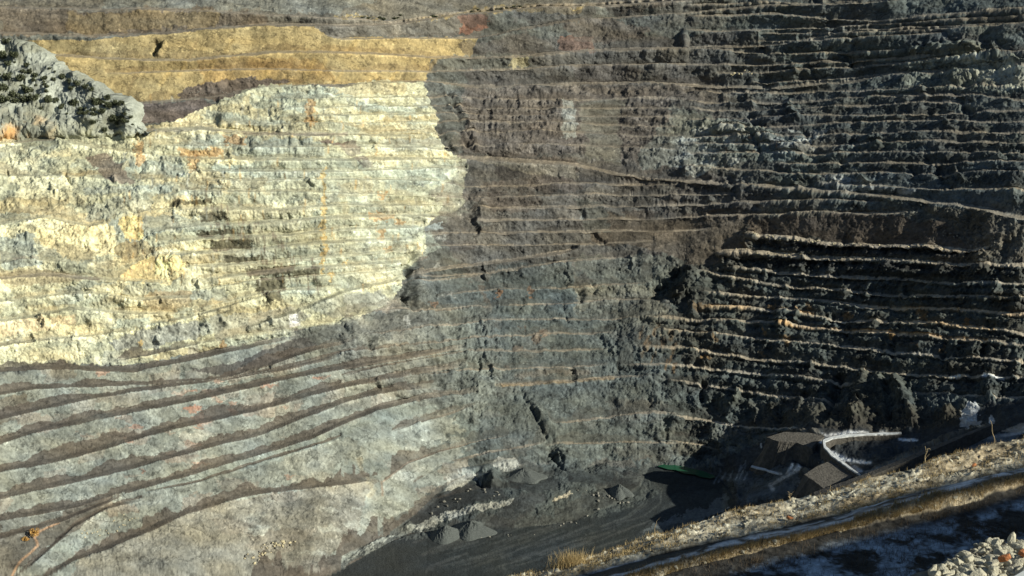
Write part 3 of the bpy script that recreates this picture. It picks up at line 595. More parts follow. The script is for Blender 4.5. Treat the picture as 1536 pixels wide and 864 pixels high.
for P_, d_ in (([(1132, 366), (1200, 372), (1400, 378), (1450, 378)], -6), ([(1090, 390), (1200, 394), (1400, 402)], -5)): carve(P_, 4, d_, 2)
for k in range(60):                                     # gullies and buttresses down the right wall
    x = random.uniform(1040, 1560); y = random.uniform(355, 620); L = random.uniform(8, 26); s = random.choice((-1, 1))
    carve([(x, y), (x - L * 0.2, y + L)], random.uniform(3, 8), s * random.uniform(3, 8), 4)
for k in range(50):
    x = random.uniform(1080, 1600); y = random.uniform(20, 290); L = random.uniform(6, 18); s = random.choice((-1, 1))
    carve([(x, y), (x + L * 0.7, y + L)], random.uniform(3, 8), s * random.uniform(3, 7), 4)
for k in range(40):
    x = random.uniform(520, 1000); y = random.uniform(380, 680); L = random.uniform(8, 20)
    carve([(x, y), (x + L * 0.2, y + L)], random.uniform(2, 5), random.choice((-1, 1)) * random.uniform(2, 4.5), 3)
for k in range(45):
    x = random.uniform(0, 650); y = random.uniform(190, 520); L = random.uniform(5, 12)
    carve([(x, y), (x + L * 0.6, y + L)], random.uniform(2, 4), random.choice((-1, 1)) * random.uniform(2, 4.5), 3)
damp = np.where(FLOOR & (np.abs(X2 - 1035) < 60) & (Y2 < 735), 0.0, 1.0)
disp = disp * damp
PX = PX + N[..., 0] * disp; PY = PY + N[..., 1] * disp; PZ = PZ + N[..., 2] * disp

# ------------------------------------------------------------------ materials
def nodes_of(name):
    m = bpy.data.materials.new(name); m.use_nodes = True
    return m, m.node_tree.nodes, m.node_tree.links, m.node_tree.nodes['Principled BSDF']
def rock_mat(name, base=None, scale=1.2, bump=0.5, dist=0.35, rough=0.92, var=0.35, attr=False, scale2=None):
    m, n, l, b = nodes_of(name)
    tc = n.new('ShaderNodeTexCoord'); t = n.new('ShaderNodeTexNoise'); t.inputs['Scale'].default_value = scale; t.inputs['Detail'].default_value = 6; t.inputs['Roughness'].default_value = 0.65
    l.new(tc.outputs['Object'], t.inputs['Vector'])
    r = n.new('ShaderNodeMapRange'); r.inputs['From Min'].default_value = 0.25; r.inputs['From Max'].default_value = 0.75; r.inputs['To Min'].default_value = 1 - var; r.inputs['To Max'].default_value = 1 + var
    l.new(t.outputs['Fac'], r.inputs['Value'])
    mx = n.new('ShaderNodeMix'); mx.data_type = 'RGBA'; mx.blend_type = 'MULTIPLY'; mx.inputs['Factor'].default_value = 1
    if attr:
        a = n.new('ShaderNodeAttribute'); a.attribute_name = 'rock'; l.new(a.outputs['Color'], mx.inputs['A'])
    else: mx.inputs['A'].default_value = (*base, 1)
    l.new(r.outputs['Result'], mx.inputs['B']); l.new(mx.outputs['Result'], b.inputs['Base Color'])
    b.inputs['Roughness'].default_value = rough; b.inputs['Specular IOR Level'].default_value = 0.25
    t2 = n.new('ShaderNodeTexNoise'); t2.inputs['Scale'].default_value = scale2 or scale * 1.7; t2.inputs['Detail'].default_value = 4
    l.new(tc.outputs['Object'], t2.inputs['Vector'])
    bp = n.new('ShaderNodeBump'); bp.inputs['Strength'].default_value = bump; bp.inputs['Distance'].default_value = dist
    l.new(t2.outputs['Fac'], bp.inputs['Height']); l.new(bp.outputs['Normal'], b.inputs['Normal'])
    return m
M_WALL = rock_mat('blasted_rock', attr=True, scale=0.45, bump=0.6, dist=0.8)
M_NEAR = rock_mat('gravelly_soil', attr=True, scale=6, bump=0.7, dist=0.06)

def grid_mesh(name, PX, PY, PZ, C, keep, mat):
    ny, nx = PX.shape
    idx = np.arange(ny * nx).reshape(ny, nx)
    a = idx[:-1, :-1]; b = idx[:-1, 1:]; c_ = idx[1:, 1:]; d = idx[1:, :-1]
    F = np.stack([a, b, c_, d], -1)[keep]
    used = np.unique(F); rm = np.full(ny * nx, -1, np.int64); rm[used] = np.arange(len(used)); F = rm[F]
    V = np.stack([PX, PY, PZ], -1).reshape(-1, 3)[used].astype(np.float32)
    me = bpy.data.meshes.new(name)
    me.vertices.add(len(V)); me.vertices.foreach_set('co', V.ravel())
    me.loops.add(F.size); me.loops.foreach_set('vertex_index', F.ravel().astype(np.int32))
    me.polygons.add(len(F)); me.polygons.foreach_set('loop_start', (np.arange(len(F)) * 4).astype(np.int32))
    at = me.color_attributes.new('rock', 'FLOAT_COLOR', 'POINT')
    cc = np.ones((len(V), 4), np.float32); cc[:, :3] = C.reshape(-1, 3)[used]
    at.data.foreach_set('color', cc.ravel())
    me.update(calc_edges=True)
    me.materials.append(mat)
    o = bpy.data.objects.new(name, me); col.objects.link(o); o['kind'] = 'structure'
    return o
fl_f = FLOOR[:-1, :-1] & FLOOR[1:, 1:]
och = inpoly([(-320, 56), (120, 60), (240, 51), (400, 37), (470, 41), (500, 57), (716, 54), (708, 84), (645, 88), (640, 122), (470, 127), (340, 140), (190, 156), (-320, 170)], 2.5, 1)
OM = np.zeros((NY, NX), bool); OM[och[0]] = och[1]; OM = OM[:-1, :-1]
up = (~OM) & (Y2[:-1, :-1] < 54) & (X2[:-1, :-1] < 1400)
grid_mesh('pit_floor', PX, PY, PZ, C, fl_f, M_WALL)
grid_mesh('earth_dump', PX, PY, PZ, C, OM & ~fl_f, M_WALL)
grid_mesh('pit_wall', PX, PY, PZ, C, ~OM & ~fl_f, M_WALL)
def surf(px, py):
    i = int(np.clip(np.searchsorted(xs, px), 0, NX - 1)); j = int(np.argmin(np.abs(ys - py)))
    return Vector((PX[j, i], PY[j, i], PZ[j, i]))

# ------------------------------------------------------------------ generic mesh helpers
def mesh_obj(name, V, F, mat, link=True, smooth=False):
    me = bpy.data.meshes.new(name); me.from_pydata([tuple(v) for v in V], [], [tuple(f) for f in F]); me.update()
    if smooth: me.polygons.foreach_set('use_smooth', [True] * len(me.polygons))
    me.materials.append(mat)
    o = bpy.data.objects.new(name, me)
    if link: col.objects.link(o)
    return o
def tag(o, label, cat, group=None, kind=None):
    o['label'] = label; o['category'] = cat
    if group: o['group'] = group
    if kind: o['kind'] = kind
    return o

# ------------------------------------------------------------------ lost ground: rim wall under the camera and right rim (casts the pit shade)
EX, EY = 0.890, 0.456; NXv, NYv = -0.456, 0.890        # along the ridge, and from the camera towards the pit
# near hillside loft lines: pixel points + drop below the camera
L1 = [(300, 985), (600, 905), (700, 880), (759, 864), (832, 843), (879, 833), (942, 818), (1024, 793), (1080, 772), (1137, 758), (1190, 753), (1224, 746), (1257, 734), (1377, 699), (1440, 682), (1490, 663), (1536, 657), (1700, 622), (2000, 560), (2400, 475)]
L2 = [(300, 1040), (600, 940), (700, 912), (800, 882), (909, 854), (1024, 824), (1191, 788), (1257, 773), (1374, 739), (1457, 719), (1536, 703), (1700, 668), (2000, 606), (2400, 521)]
L3 = [(300, 1060), (600, 960), (800, 901), (909, 871), (1024, 839), (1157, 808), (1257, 786), (1357, 757), (1536, 717), (1700, 680), (2000, 618), (2400, 533)]
L4 = [(300, 1080), (600, 980), (800, 919), (909, 888), (1024, 854), (1107, 834), (1224, 806), (1357, 776), (1457, 753), (1536, 729), (1700, 692), (2000, 630), (2400, 545)]
NXX = np.concatenate([np.arange(300, 700, 8.0), np.arange(700, 1560, 1.4), np.arange(1560, 2400, 8.0)])
def line3(L, drop, rough=0.0, seed=0):
    y = np.interp(NXX, [p[0] for p in L], [p[1] for p in L]); y = smooth1(y, 10)
    y = y + fbm(NXX / 22, NXX * 0 + seed, 4, 201) * rough
    x, yy, z = ray(NXX, y); t = drop / -z
    return np.stack([x * t, yy * t, np.full_like(t, H - drop)], -1)
A1 = line3(L1, 37.6, 4.0, 1); A2 = line3(L2, 36.6, 2.0, 2); A3 = line3(L3, 35.9, 2.0, 3); A4 = line3(L4, 36.3, 2.2, 4)
sA = A4[:, 0] * EX + A4[:, 1] * EY
def sn(s, n, z): return np.stack([s * EX + n * NXv, s * EY + n * NYv, z + 0 * s], -1)
CREST_N = 11.5; CREST_D = 8.35
A5 = sn(sA * 0.9 - 3, CREST_N + 0.12 * fbm(sA / 6, sA * 0, 3, 205), H - CREST_D)
A4b = A4 + np.array([-NXv * 15, -NYv * 15, 0.7])
A5b = sn(sA * 0.9 - 3, 8.8, H - CREST_D + 0.12)
A6 = sn(sA * 0.9 - 3, 1.5 + 0 * sA, H - 8.2)
A7 = sn(sA * 0.9 - 3, -30 + 0 * sA, H - 7.9)
A0 = A1 + np.array([NXv * 16, NYv * 16, -15.0])
A00 = A1 + np.array([NXv * 70, NYv * 70, -62.0])
def seg(a, b, n, last=False):
    t = np.linspace(0, 1, n, endpoint=last)[:, None, None]; return a[None] * (1 - t) + b[None] * t
strips = [(A00, A0, 12, 0), (A0, A1, 26, 0), (A1, A2, 56, 1), (A2, A3, 26, 2), (A3, A4, 34, 3), (A4, A4b, 190, 4), (A4b, A5, 30, 4), (A5, A5b, 30, 5), (A5b, A6, 14, 5), (A6, A7, 8, 5)]
rows = []; ids = []
for k, (a, b, n, i_) in enumerate(strips):
    last = k == len(strips) - 1
    rows.append(seg(a, b, n, last)); ids += [i_] * n
NP = np.concatenate(rows, 0); IDS = np.array(ids)[:, None] + np.zeros((1, len(NXX)), int)
S_ = NP[..., 0] * EX + NP[..., 1] * EY; T_ = NP[..., 0] * NXv + NP[..., 1] * NYv
TS = np.zeros_like(T_); TS[1:] = np.cumsum(np.linalg.norm(np.diff(NP, axis=0), axis=-1), axis=0)
bank = (IDS == 1) | (IDS == 3) | (IDS == 0)
rel = fbm(S_ / 2.2, TS / 2.2, 5, 211) * 0.14 + fbm(S_ / 0.5, TS / 0.5, 3, 213) * np.where(bank, 0.09, 0.05) + np.maximum(0, fbm(S_ / 0.35, TS / 0.35, 2, 217) - 0.25) * np.where(bank, 0.3, 0.15)
rel += np.where((IDS == 1) | (IDS == 3), fbm(S_ / 4.5, TS / 2.5, 4, 229) * 0.5, 0)
rel = rel * np.where(IDS == 2, 0.35, 1.0)
rel += np.where(IDS == 4, fbm(S_ / 9, TS / 5, 3, 219) * 0.6 * np.sin(np.clip((T_ - 15) / 35, 0, 1) * np.pi), 0)
NP[..., 2] += rel
NP[..., 2] -= np.where(IDS == 4, 0.0, 0)
NC = np.zeros(NP.shape, np.float32)
b1 = fbm(S_ / 5, TS / 3, 4, 221)[..., None]; b2 = fbm(S_ / 0.6, TS / 0.6, 4, 223)[..., None]; b3 = fbm(S_ / 12, TS / 1.5, 4, 225)[..., None]
GRAV = np.array((0.36, 0.345, 0.285)); SOIL = np.array((0.38, 0.305, 0.20)); DK = np.array((0.055, 0.05, 0.042))
mixb = np.clip(0.45 + 1.2 * b1, 0, 1)
NC[:] = GRAV * (1 - mixb) + SOIL * mixb * 0.8
NC *= np.clip(1 + 1.2 * b2 + 0.5 * vnoise(S_ / 0.12, TS / 0.12, 7)[..., None], 0.25, 2.0)
fr = np.clip((b3 + 0.12) * 4, 0, 1) * np.clip(0.9 + b2 * 1.6, 0, 1)
road = DK * (1 - fr) + np.array((0.50, 0.52, 0.55)) * fr
NC = np.where((IDS == 2)[..., None], road * np.clip(1 + .5 * b2, .4, 1.6), NC)
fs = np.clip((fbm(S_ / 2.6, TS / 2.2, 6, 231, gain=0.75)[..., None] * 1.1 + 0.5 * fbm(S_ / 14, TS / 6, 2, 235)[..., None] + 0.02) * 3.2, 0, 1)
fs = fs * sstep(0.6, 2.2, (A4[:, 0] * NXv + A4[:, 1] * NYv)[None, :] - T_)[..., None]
slope_c = np.array((0.035, 0.033, 0.03)) * (1 - fs) + np.array((0.27, 0.33, 0.40)) * fs  # white frost tinted blue: skylight in the shade put into its colour
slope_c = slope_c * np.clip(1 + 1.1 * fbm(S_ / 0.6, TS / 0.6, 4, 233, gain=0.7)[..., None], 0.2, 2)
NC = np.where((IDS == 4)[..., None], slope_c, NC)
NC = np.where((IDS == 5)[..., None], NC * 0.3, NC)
NC = np.clip(NC, 0.01, 0.8).astype(np.float32)
kp = np.ones((NP.shape[0] - 1, NP.shape[1] - 1), bool); idc = IDS[:-1, :-1]
grid_mesh('hillside', NP[..., 0], NP[..., 1], NP[..., 2], NC, kp & (idc != 2), M_NEAR)
grid_mesh('frosty_road', NP[..., 0], NP[..., 1], NP[..., 2], NC, kp & (idc == 2), M_NEAR)
def nsurf(px, strip):                                   # a point on the hillside strip seen at column px, fraction f across
    i = int(np.argmin(np.abs(NXX - px))); return i
def near_pt(px, strip, f):
    i = int(np.argmin(np.abs(NXX - px))); r0 = sum(s[2] for s in strips[:strip]); n = strips[strip][2]
    j = min(r0 + int(f * n), NP.shape[0] - 1); return Vector(NP[j, i])
# great rim beyond the frame: wall of the pit under the viewpoint, raised to the right to shade the pit
srim = np.concatenate([np.arange(-900, -60, 30.0), np.arange(-60, 130, 8.0), np.arange(130, 1180, 24.0), np.arange(1180, 1520, 8.0), np.arange(1520, 2000, 24.0)])
nl = np.interp(srim, [-900, -60, 20, 45, 130, 2000], [75, 68, 62, 62, 70, 75])
zr = np.interp(srim, [-900, 130, 1200, 1231, 1256, 1282, 1300, 1340, 1365, 1400, 1500, 2000], [440, 446, 465, 480, 484, 496, 499, 503, 503, 505, 490, 470]) - np.where((srim > -70) & (srim < 130), 22, 0)
prof = [(-300, 12), (-80, 6), (0, 0), (60, -48), (160, -140), (330, -300), (520, -500)]
RP = np.zeros((60, len(srim), 3)); pn = np.interp(np.linspace(0, 6, 60), range(7), [p[0] for p in prof]); pz = np.interp(np.linspace(0, 6, 60), range(7), [p[1] for p in prof])
for r_ in range(60):
    nn = nl + pn[r_]; jit = fbm(srim / 40, srim * 0 + r_ * 0.5, 4, 241)
    off_ = np.where((srim > -70) & (srim < 130), 1, 0)
    zz = zr + pz[r_] + jit * 4 * (1 - off_) * (srim < 1150)
    zz = np.where((off_ > 0) & (pn[r_] < 0), zr - 4, zz)
    RP[r_] = np.stack([srim * EX + nn * NXv, srim * EY + nn * NYv, np.maximum(zz, -6)], -1)
RC = np.full(RP.shape, 0.14, np.float32) * np.clip(1 + 0.5 * fbm(RP[..., 0] / 20, RP[..., 1] / 20, 4, 243), 0.4, 1.8)[..., None]
grid_mesh('rim_slope', RP[..., 0], RP[..., 1], RP[..., 2], RC.astype(np.float32), np.ones((59, len(srim) - 1), bool), M_WALL)

# unseen tube on posts, added to cast the dark band on the road
M_CASTER = rock_mat('caster_grey', (0.30, 0.30, 0.30), 2, 0.1, 0.01, rough=0.5, var=0.15)
te = math.tan(radians(SUN_EL)); pa = []
for px_ in range(480, 2000, 40):
    i = int(np.argmin(np.abs(NXX - px_))); g = A2[i] * 0.55 + A3[i] * 0.45; n0 = g[0] * NXv + g[1] * NYv
    t = (n0 + 8.0) / -(SX * NXv + SY * NYv); pa.append((g[0] + SX * t, g[1] + SY * t, g[2] + te * t))
pe = bpy.data.objects.new('shadow_caster', None); col.objects.link(pe); pe.location = (pa[0][0], pa[0][1], H - 8); pe['label'] = 'added unseen tube on posts behind the viewpoint, its shadow darkening the frosty road'; pe['category'] = 'shadow_caster'
V = []; F = []; kk_ = 16; PR = 0.66
for i, p in enumerate(pa):
    for a in range(kk_):
        an = a / kk_ * 2 * math.pi; V.append((p[0] + math.cos(an) * PR * 0.456 - pe.location.x, p[1] - math.cos(an) * PR * 0.89 - pe.location.y, p[2] + math.sin(an) * PR - pe.location.z))
    if i: F += [((i - 1) * kk_ + a, (i - 1) * kk_ + (a + 1) % kk_, i * kk_ + (a + 1) % kk_, i * kk_ + a) for a in range(kk_)]
def quick(name, V, F, mat, par):
    me = bpy.data.meshes.new(name); me.from_pydata(V, [], F); me.materials.append(mat); o = bpy.data.objects.new(name, me); col.objects.link(o); o.parent = par; return o
quick('caster_tube', V, F, M_CASTER, pe)
for p in pa[2::9]:
    x, y = p[0] - pe.location.x, p[1] - pe.location.y; w_ = 0.12
    V = [(x + a * w_, y + b * w_, z) for z in (-0.5, p[2] - pe.location.z - PR) for a, b in ((-1, -1), (1, -1), (1, 1), (-1, 1))]
    quick('caster_post', V, [(0, 1, 5, 4), (1, 2, 6, 5), (2, 3, 7, 6), (3, 0, 4, 7), (4, 5, 6, 7)], M_CASTER, pe)

# ------------------------------------------------------------------ limestone hill on the left
hX = np.concatenate([np.arange(-320, -4, 5.0), np.arange(-4, 224, 1.0)])
ridge = [(-320, 62), (-60, 52), (0, 62), (15, 63), (40, 68), (62, 78), (75, 90), (88, 103), (110, 113), (135, 125), (155, 142), (180, 152), (196, 168), (202, 182), (215, 194), (224, 199)]
base = [(-320, 215), (0, 205), (60, 205), (110, 208), (150, 205), (215, 203), (224, 204)]
hr = np.interp(hX, *zip(*ridge)) + fbm(hX / 9, hX * 0, 4, 301) * 3.0; hb = np.interp(hX, *zip(*base)) + fbm(hX / 16, hX * 0, 4, 302) * 9
ri = [int(np.argmin(np.abs(ys - y))) for y in hb]; ciX = [int(np.clip(np.searchsorted(xs, x), 0, NX - 1)) for x in hX]
bx, by, bz = ray(hX, hb)
Db = np.array([PY[r_, c_] for r_, c_ in zip(ri, ciX)]) - 3.0
Db = smooth1(Db, 25) + 6
nr = 150; HP = []
rx, ry, rz = ray(hX, hr)
Dr = (H - (H - bz / -by * 0 - 0) + 0) * 0 + Db + np.interp(hX, [-320, 0, 75, 140, 224], [95, 85, 70, 35, 2])
for k in range(nr):
    t = k / (nr - 1); y = hb + (hr - hb) * t; Dk = Db + (Dr - Db) * (t ** 1.1) - 10 * (1 - math.exp(-t * 12))
    x_, y_, z_ = ray(hX, y); HP.append(np.stack([x_ / y_ * Dk, Dk, H + z_ / y_ * Dk], -1))
top = HP[-1]
for k in range(1, 24):
    HP.append(top + np.array([3.0 * k * 0.35, 6.0 * k, 0]) - np.array([0, 0, 1]) * (0.02 * k * k * 6 + 1.2 * k))
HP = np.array(HP)
hn = normals(HP[..., 0], HP[..., 1], HP[..., 2]); hn = np.where((HP[..., 0] * hn[..., 0] + HP[..., 1] * hn[..., 1] + (HP[..., 2] - H) * hn[..., 2])[..., None] > 0, -hn, hn)
hn[nr:] = hn[nr - 1]
hA = HP[..., 0]; hZ = HP[..., 2]
hq = fbm(hA / 14, hZ / 12, 3, 317) * 6
hd = fbm(hA / 26, hZ / 18, 4, 303, ridged=True) * 4.0 + (np.floor(hq) + sstep(0, .2, hq - np.floor(hq))) / 6 * 6.0 + fbm(hA / 6, hZ / 8, 4, 305, ridged=True) * 1.8 + fbm(hA / 2, hZ / 2, 3, 307) * 0.6
hd[0] = -2
HP = HP + hn * hd[..., None]
HC = np.zeros(HP.shape, np.float32); hm = fbm(hA / 12, hZ / 9, 5, 309)[..., None]; hm2 = fbm(hA / 3, hZ / 3, 3, 311)[..., None]
HC[:] = (0.29, 0.305, 0.265); HC = HC * np.clip(1 + 0.5 * hm + 0.35 * hm2, 0.4, 1.7)
gv = sstep(0.0, 0.35, fbm(hA / 18 + 5, hZ / 14, 4, 313))[..., None] * 0.55
HC = HC * (1 - gv) + np.array((0.17, 0.165, 0.11)) * gv
HX2 = np.broadcast_to(hX, HP.shape[:2]); kk = np.arange(HP.shape[0])[:, None] / nr
lb = (sstep(0.32, 0.05, kk + 0 * HX2) * np.clip(0.6 + 1.2 * hm[..., 0], 0, 1) * 0.7)[..., None]
HC = HC * (1 - lb) + np.array(LIME) * lb
om = (sstep(0.28, 0.10, kk) * sstep(95, 60, HX2) * np.clip(0.5 + 1.5 * hm[..., 0], 0, 1))[..., None]
HC = HC * (1 - om) + np.array((0.55, 0.33, 0.15)) * om
grid_mesh('limestone_hill', HP[..., 0], HP[..., 1], HP[..., 2], np.clip(HC, 0.03, 0.8).astype(np.float32), np.ones((HP.shape[0] - 1, HP.shape[1] - 1), bool), M_WALL)

# ------------------------------------------------------------------ water
mw, n_, l_, b_ = nodes_of('green_mine_water')
b_.inputs['Base Color'].default_value = (0.012, 0.075, 0.040, 1); b_.inputs['Roughness'].default_value = 0.22; b_.inputs['Specular IOR Level'].default_value = 0.3
tn = n_.new('ShaderNodeTexNoise'); tn.inputs['Scale'].default_value = 0.4; bp = n_.new('ShaderNodeBump'); bp.inputs['Strength'].default_value = 0.15
l_.new(tn.outputs['Fac'], bp.inputs['Height']); l_.new(bp.outputs['Normal'], b_.inputs['Normal'])
wp = [(986, 699), (1000, 695), (1030, 701), (1056, 707), (1074, 715), (1066, 718), (1050, 715), (1042, 712), (1026, 710), (1014, 705), (1002, 704)]
WV = [at_drop(x, y, H - 1.3) for x, y in wp]
w = mesh_obj('pond_water', WV, [list(range(len(WV)))], mw); w['kind'] = 'structure'

# embanked ramps in the lower right of the pit: flat tops, steep dumped sides
M_RAMP = rock_mat('packed_ramp_gravel', (0.10, 0.092, 0.082), 0.35, 0.9, 0.9, var=0.5)
M_FROST = rock_mat('frosted_ramp_gravel', (0.58, 0.60, 0.62), 0.35, 0.4, 0.4, var=0.4)
def bank(name, pts, drop, depth, mat, batter=0.35):
    n = 0; P = []
    for k in range(len(pts)):                            # rough the outline
        a, b = pts[k], pts[(k + 1) % len(pts)]; m_ = max(1, int(math.hypot(b[0] - a[0], b[1] - a[1]) / 4))
        P += [(a[0] + (b[0] - a[0]) * q / m_ + random.uniform(-.5, .5), a[1] + (b[1] - a[1]) * q / m_ + random.uniform(-.35, .35)) for q in range(m_)]
    d = drop if callable(drop) else (lambda x: drop)
    T = [Vector(at_drop(x, y, d(x))) for x, y in P]; cx_ = sum(T, Vector()) / len(T); V = [tuple(t) for t in T]; N_ = len(T)
    for lev in (0.4, 1.0):
        for t in T:
            o_ = (t - cx_); o_.z = 0; o_ = o_.normalized() if o_.length > 0 else o_; j_ = random.uniform(0.6, 1.4)
            V.append((t.x + o_.x * depth * lev * batter * j_, t.y + o_.y * depth * lev * batter * j_, t.z - depth * lev))
    F = [list(range(N_))] + [(L_ * N_ + k, L_ * N_ + (k + 1) % N_, (L_ + 1) * N_ + (k + 1) % N_, (L_ + 1) * N_ + k) for L_ in (0, 1) for k in range(N_)]
    o = mesh_obj(name, V, F, mat); o['kind'] = 'structure'
def ribbon(name, path, half, drop, depth, mat):
    for k in range(len(path) - 1):
        pass
    up_ = []; dn = []
    for k, (x, y) in enumerate(path):
        a = path[max(k - 1, 0)]; b = path[min(k + 1, len(path) - 1)]; L = math.hypot(b[0] - a[0], b[1] - a[1]); nx_, ny_ = -(b[1] - a[1]) / L, (b[0] - a[0]) / L
        h = half[k] if isinstance(half, (list, tuple)) else half
        up_.append((x - nx_ * h, y - ny_ * h)); dn.append((x + nx_ * h, y + ny_ * h))
    bank(name, up_ + dn[::-1], drop, depth, mat, 0.1)
bank('ramp', [(1150, 656), (1176, 648), (1215, 649), (1240, 654), (1226, 661), (1218, 672), (1196, 664), (1168, 662)], 480 - 50, 28, M_RAMP)
bank('ramp', [(1206, 712), (1228, 698), (1252, 689), (1268, 693), (1288, 710), (1270, 719), (1246, 727), (1236, 733), (1222, 722)], 480 - 55, 34, M_RAMP)
ribbon('ramp_road', [(1352, 649), (1325, 650), (1295, 651), (1268, 653), (1248, 656), (1236, 661), (1238, 670), (1248, 681), (1262, 692), (1276, 702), (1291, 712)], [0.5, 1.3, 1.0, 1.7, 1.5, 2.4, 1.9, 2.2, 1.3, 1.5, 0.5], 480 - 58, 1.0, M_FROST)
ribbon('ramp', [(1352, 650), (1325, 651), (1295, 652), (1268, 654), (1248, 657), (1235, 662), (1237, 671), (1247, 682), (1261, 693), (1275, 703), (1290, 713)], 3.0, 480 - 57, 9, M_RAMP)
ribbon('ramp_road', [(1127, 699), (1148, 704), (1172, 712)], 1.1, 480 - 30, 0.8, M_FROST)
ribbon('windrow', [(1222, 741), (1250, 731), (1290, 717), (1330, 701), (1370, 685), (1410, 668), (1450, 651), (1486, 637)], [3.0, 3.2, 3.2, 3, 2.8, 2.4, 2, 1.6], lambda x: 480 - np.interp(x, [1222, 1486], [54, 88]), 10, M_RAMP)
# ------------------------------------------------------------------ rocks
def rock_mesh(name, mat, seed, n=22, flat=0.7):
    import bmesh
    r = random.Random(seed); bm = bmesh.new()
    for _ in range(n):
        v = Vector((r.gauss(0, 1), r.gauss(0, 1), r.gauss(0, 1))).normalized()
        m_ = max(abs(v.x), abs(v.y), abs(v.z)); v = v / (m_ ** 0.6)
        bm.verts.new((v.x * 0.5 * r.uniform(0.8, 1.1), v.y * 0.42 * r.uniform(0.8, 1.1), v.z * 0.5 * flat))
    res = bmesh.ops.convex_hull(bm, input=bm.verts)
    bmesh.ops.delete(bm, geom=list({g for g in res['geom_interior'] + res['geom_unused'] if isinstance(g, bmesh.types.BMVert)}), context='VERTS')
    bmesh.ops.bevel(bm, geom=list(bm.edges), offset=0.02, segments=1, affect='EDGES')
    me = bpy.data.meshes.new(name); bm.to_mesh(me); bm.free(); me.materials.append(mat); return me
M_R1 = rock_mat('pale_limestone_rock', (0.44, 0.41, 0.32), 4, 0.5, 0.05, var=0.3)
M_R2 = rock_mat('grey_rock', (0.23, 0.22, 0.19), 0.8, 0.5, 0.3, var=0.3)
M_R3 = rock_mat('cream_rock', (0.48, 0.42, 0.28), 0.8, 0.5, 0.3, var=0.3)
M_R4 = rock_mat('rusty_rock', (0.40, 0.16, 0.07), 4, 0.5, 0.05, var=0.3)
heapM = [rock_mesh('heap_rock', M_R1, 10 + k) for k in range(8)] 
greyM = [rock_mesh('boulder', M_R2, 30 + k) for k in range(5)]; creamM = [rock_mesh('boulder', M_R3, 50 + k) for k in range(5)]
rustM = rock_mesh('heap_rock', M_R4, 70)
def put_rock(name, me, p, size, label, group, sink=0.25, cat='rock'):
    o = bpy.data.objects.new(name, me); col.objects.link(o)
    o.location = (p[0], p[1], p[2] + size * (0.35 - sink)); o.scale = (size * random.uniform(0.8, 1.3), size * random.uniform(0.7, 1.1), size * random.uniform(0.7, 1.05))
    o.rotation_euler = (random.uniform(-0.5, 0.5), random.uniform(-0.5, 0.5), random.uniform(0, 6.28))
    tag(o, label, cat, group); return o
# heap at the lower right corner, on the crest of the slope by the viewpoint
ph = [(1396, 868), (1405, 856), (1425, 842), (1448, 832), (1466, 816), (1490, 812), (1515, 815), (1545, 812), (1600, 812), (1600, 900), (1396, 900)]
def pin(x, y, P):
    ins = False
    for a in range(len(P)):
        xa, ya = P[a]; xb, yb = P[(a + 1) % len(P)]
        if (ya > y) != (yb > y) and x < (xb - xa) * (y - ya) / (yb - ya) + xa: ins = not ins
    return ins
heapV = []; cnt = 0
hd_n = 0
for k in range(6000):
    x = random.uniform(1396, 1590); y = random.uniform(808, 890)
    if not pin(x, y, ph): continue
    if any((x - a) ** 2 + ((y - b) * 1.25) ** 2 < 5.4 ** 2 for a, b in heapV): continue
    heapV.append((x, y))
    if len(heapV) >= 330: break
heapV = [v for v in heapV if v[0] < 1552][:290]
for x, y in heapV:
    p = at_drop(x, y, 7.6 + 0.9 * max(0, (835 - y) / 40))
    s = random.choice((0.045, 0.06, 0.08, 0.09, 0.11, 0.15, 0.19))
    put_rock('heap_rock', random.choice(heapM), p, s, 'angular pale broken rock in the sunlit heap in the bottom right corner', 'pale rocks of the heap by the viewpoint', sink=random.uniform(0.1, 0.4))
for x, y in ((1506, 842), (1534, 834)):
    p = at_drop(x, y, 7.5); o = put_rock('heap_rock', rustM, p, 0.12, 'rust red rock lying %s in the pale rock heap' % ('beside the parapet' if x < 1520 else 'at the right edge of the photo'), 'rusty rocks in the heap', sink=0.0)
hm_v = [at_drop(x, y, 7.72 + 0.9 * max(0, (835 - y) / 40)) for x, y in ph]
cz = [(v[0], v[1], v[2] - 1.6) for v in hm_v]; nH = len(ph)
hp_ = mesh_obj('heap_ground', hm_v + cz, [list(range(nH))] + [[k, (k + 1) % nH, nH + (k + 1) % nH, nH + k] for k in range(nH)], rock_mat('dark_soil', (0.10, 0.09, 0.075), 8, 0.8, 0.05)); hp_['kind'] = 'structure'

def cluster(pts, n, size, meshes, label, group, spread=2.0, name='boulder'):
    P = np.array(pts, float); L = np.r_[0, np.cumsum(np.hypot(*np.diff(P, axis=0).T))] if len(P) > 1 else np.array([0.0, 1.0])
    if len(P) == 1: P = np.vstack([P, P + 0.01])
    for _ in range(n):
        t = random.uniform(0, L[-1]); x = np.interp(t, L, P[:, 0]) + random.gauss(0, spread); y = np.interp(t, L, P[:, 1]) + random.gauss(0, spread * 0.35)
        put_rock(name, random.choice(meshes), surf(x, y), random.uniform(*size), label, group, 0.2, 'boulder')
cluster(c(6, [(320, 203), (640, 232), (830, 238), (1280, 248)]), 70, (0.9, 2.4), creamM + greyM, 'pale boulder on the top dark bench of the right wall, below brown scree', 'boulders along the top dark bench', 2.2)
cluster(c(6, [(230, 272), (500, 285), (850, 300), (1130, 310)]), 55, (0.9, 2.2), creamM + greyM, 'pale boulder on the second dark bench of the right wall', 'boulders along the second dark bench', 2.0)
cluster(c(6, [(1180, 180), (1250, 215), (1380, 245), (1430, 230)]), 35, (0.9, 2.2), greyM, 'grey boulder in the rockfall fan high on the right wall', 'boulders of the rockfall fan', 7)
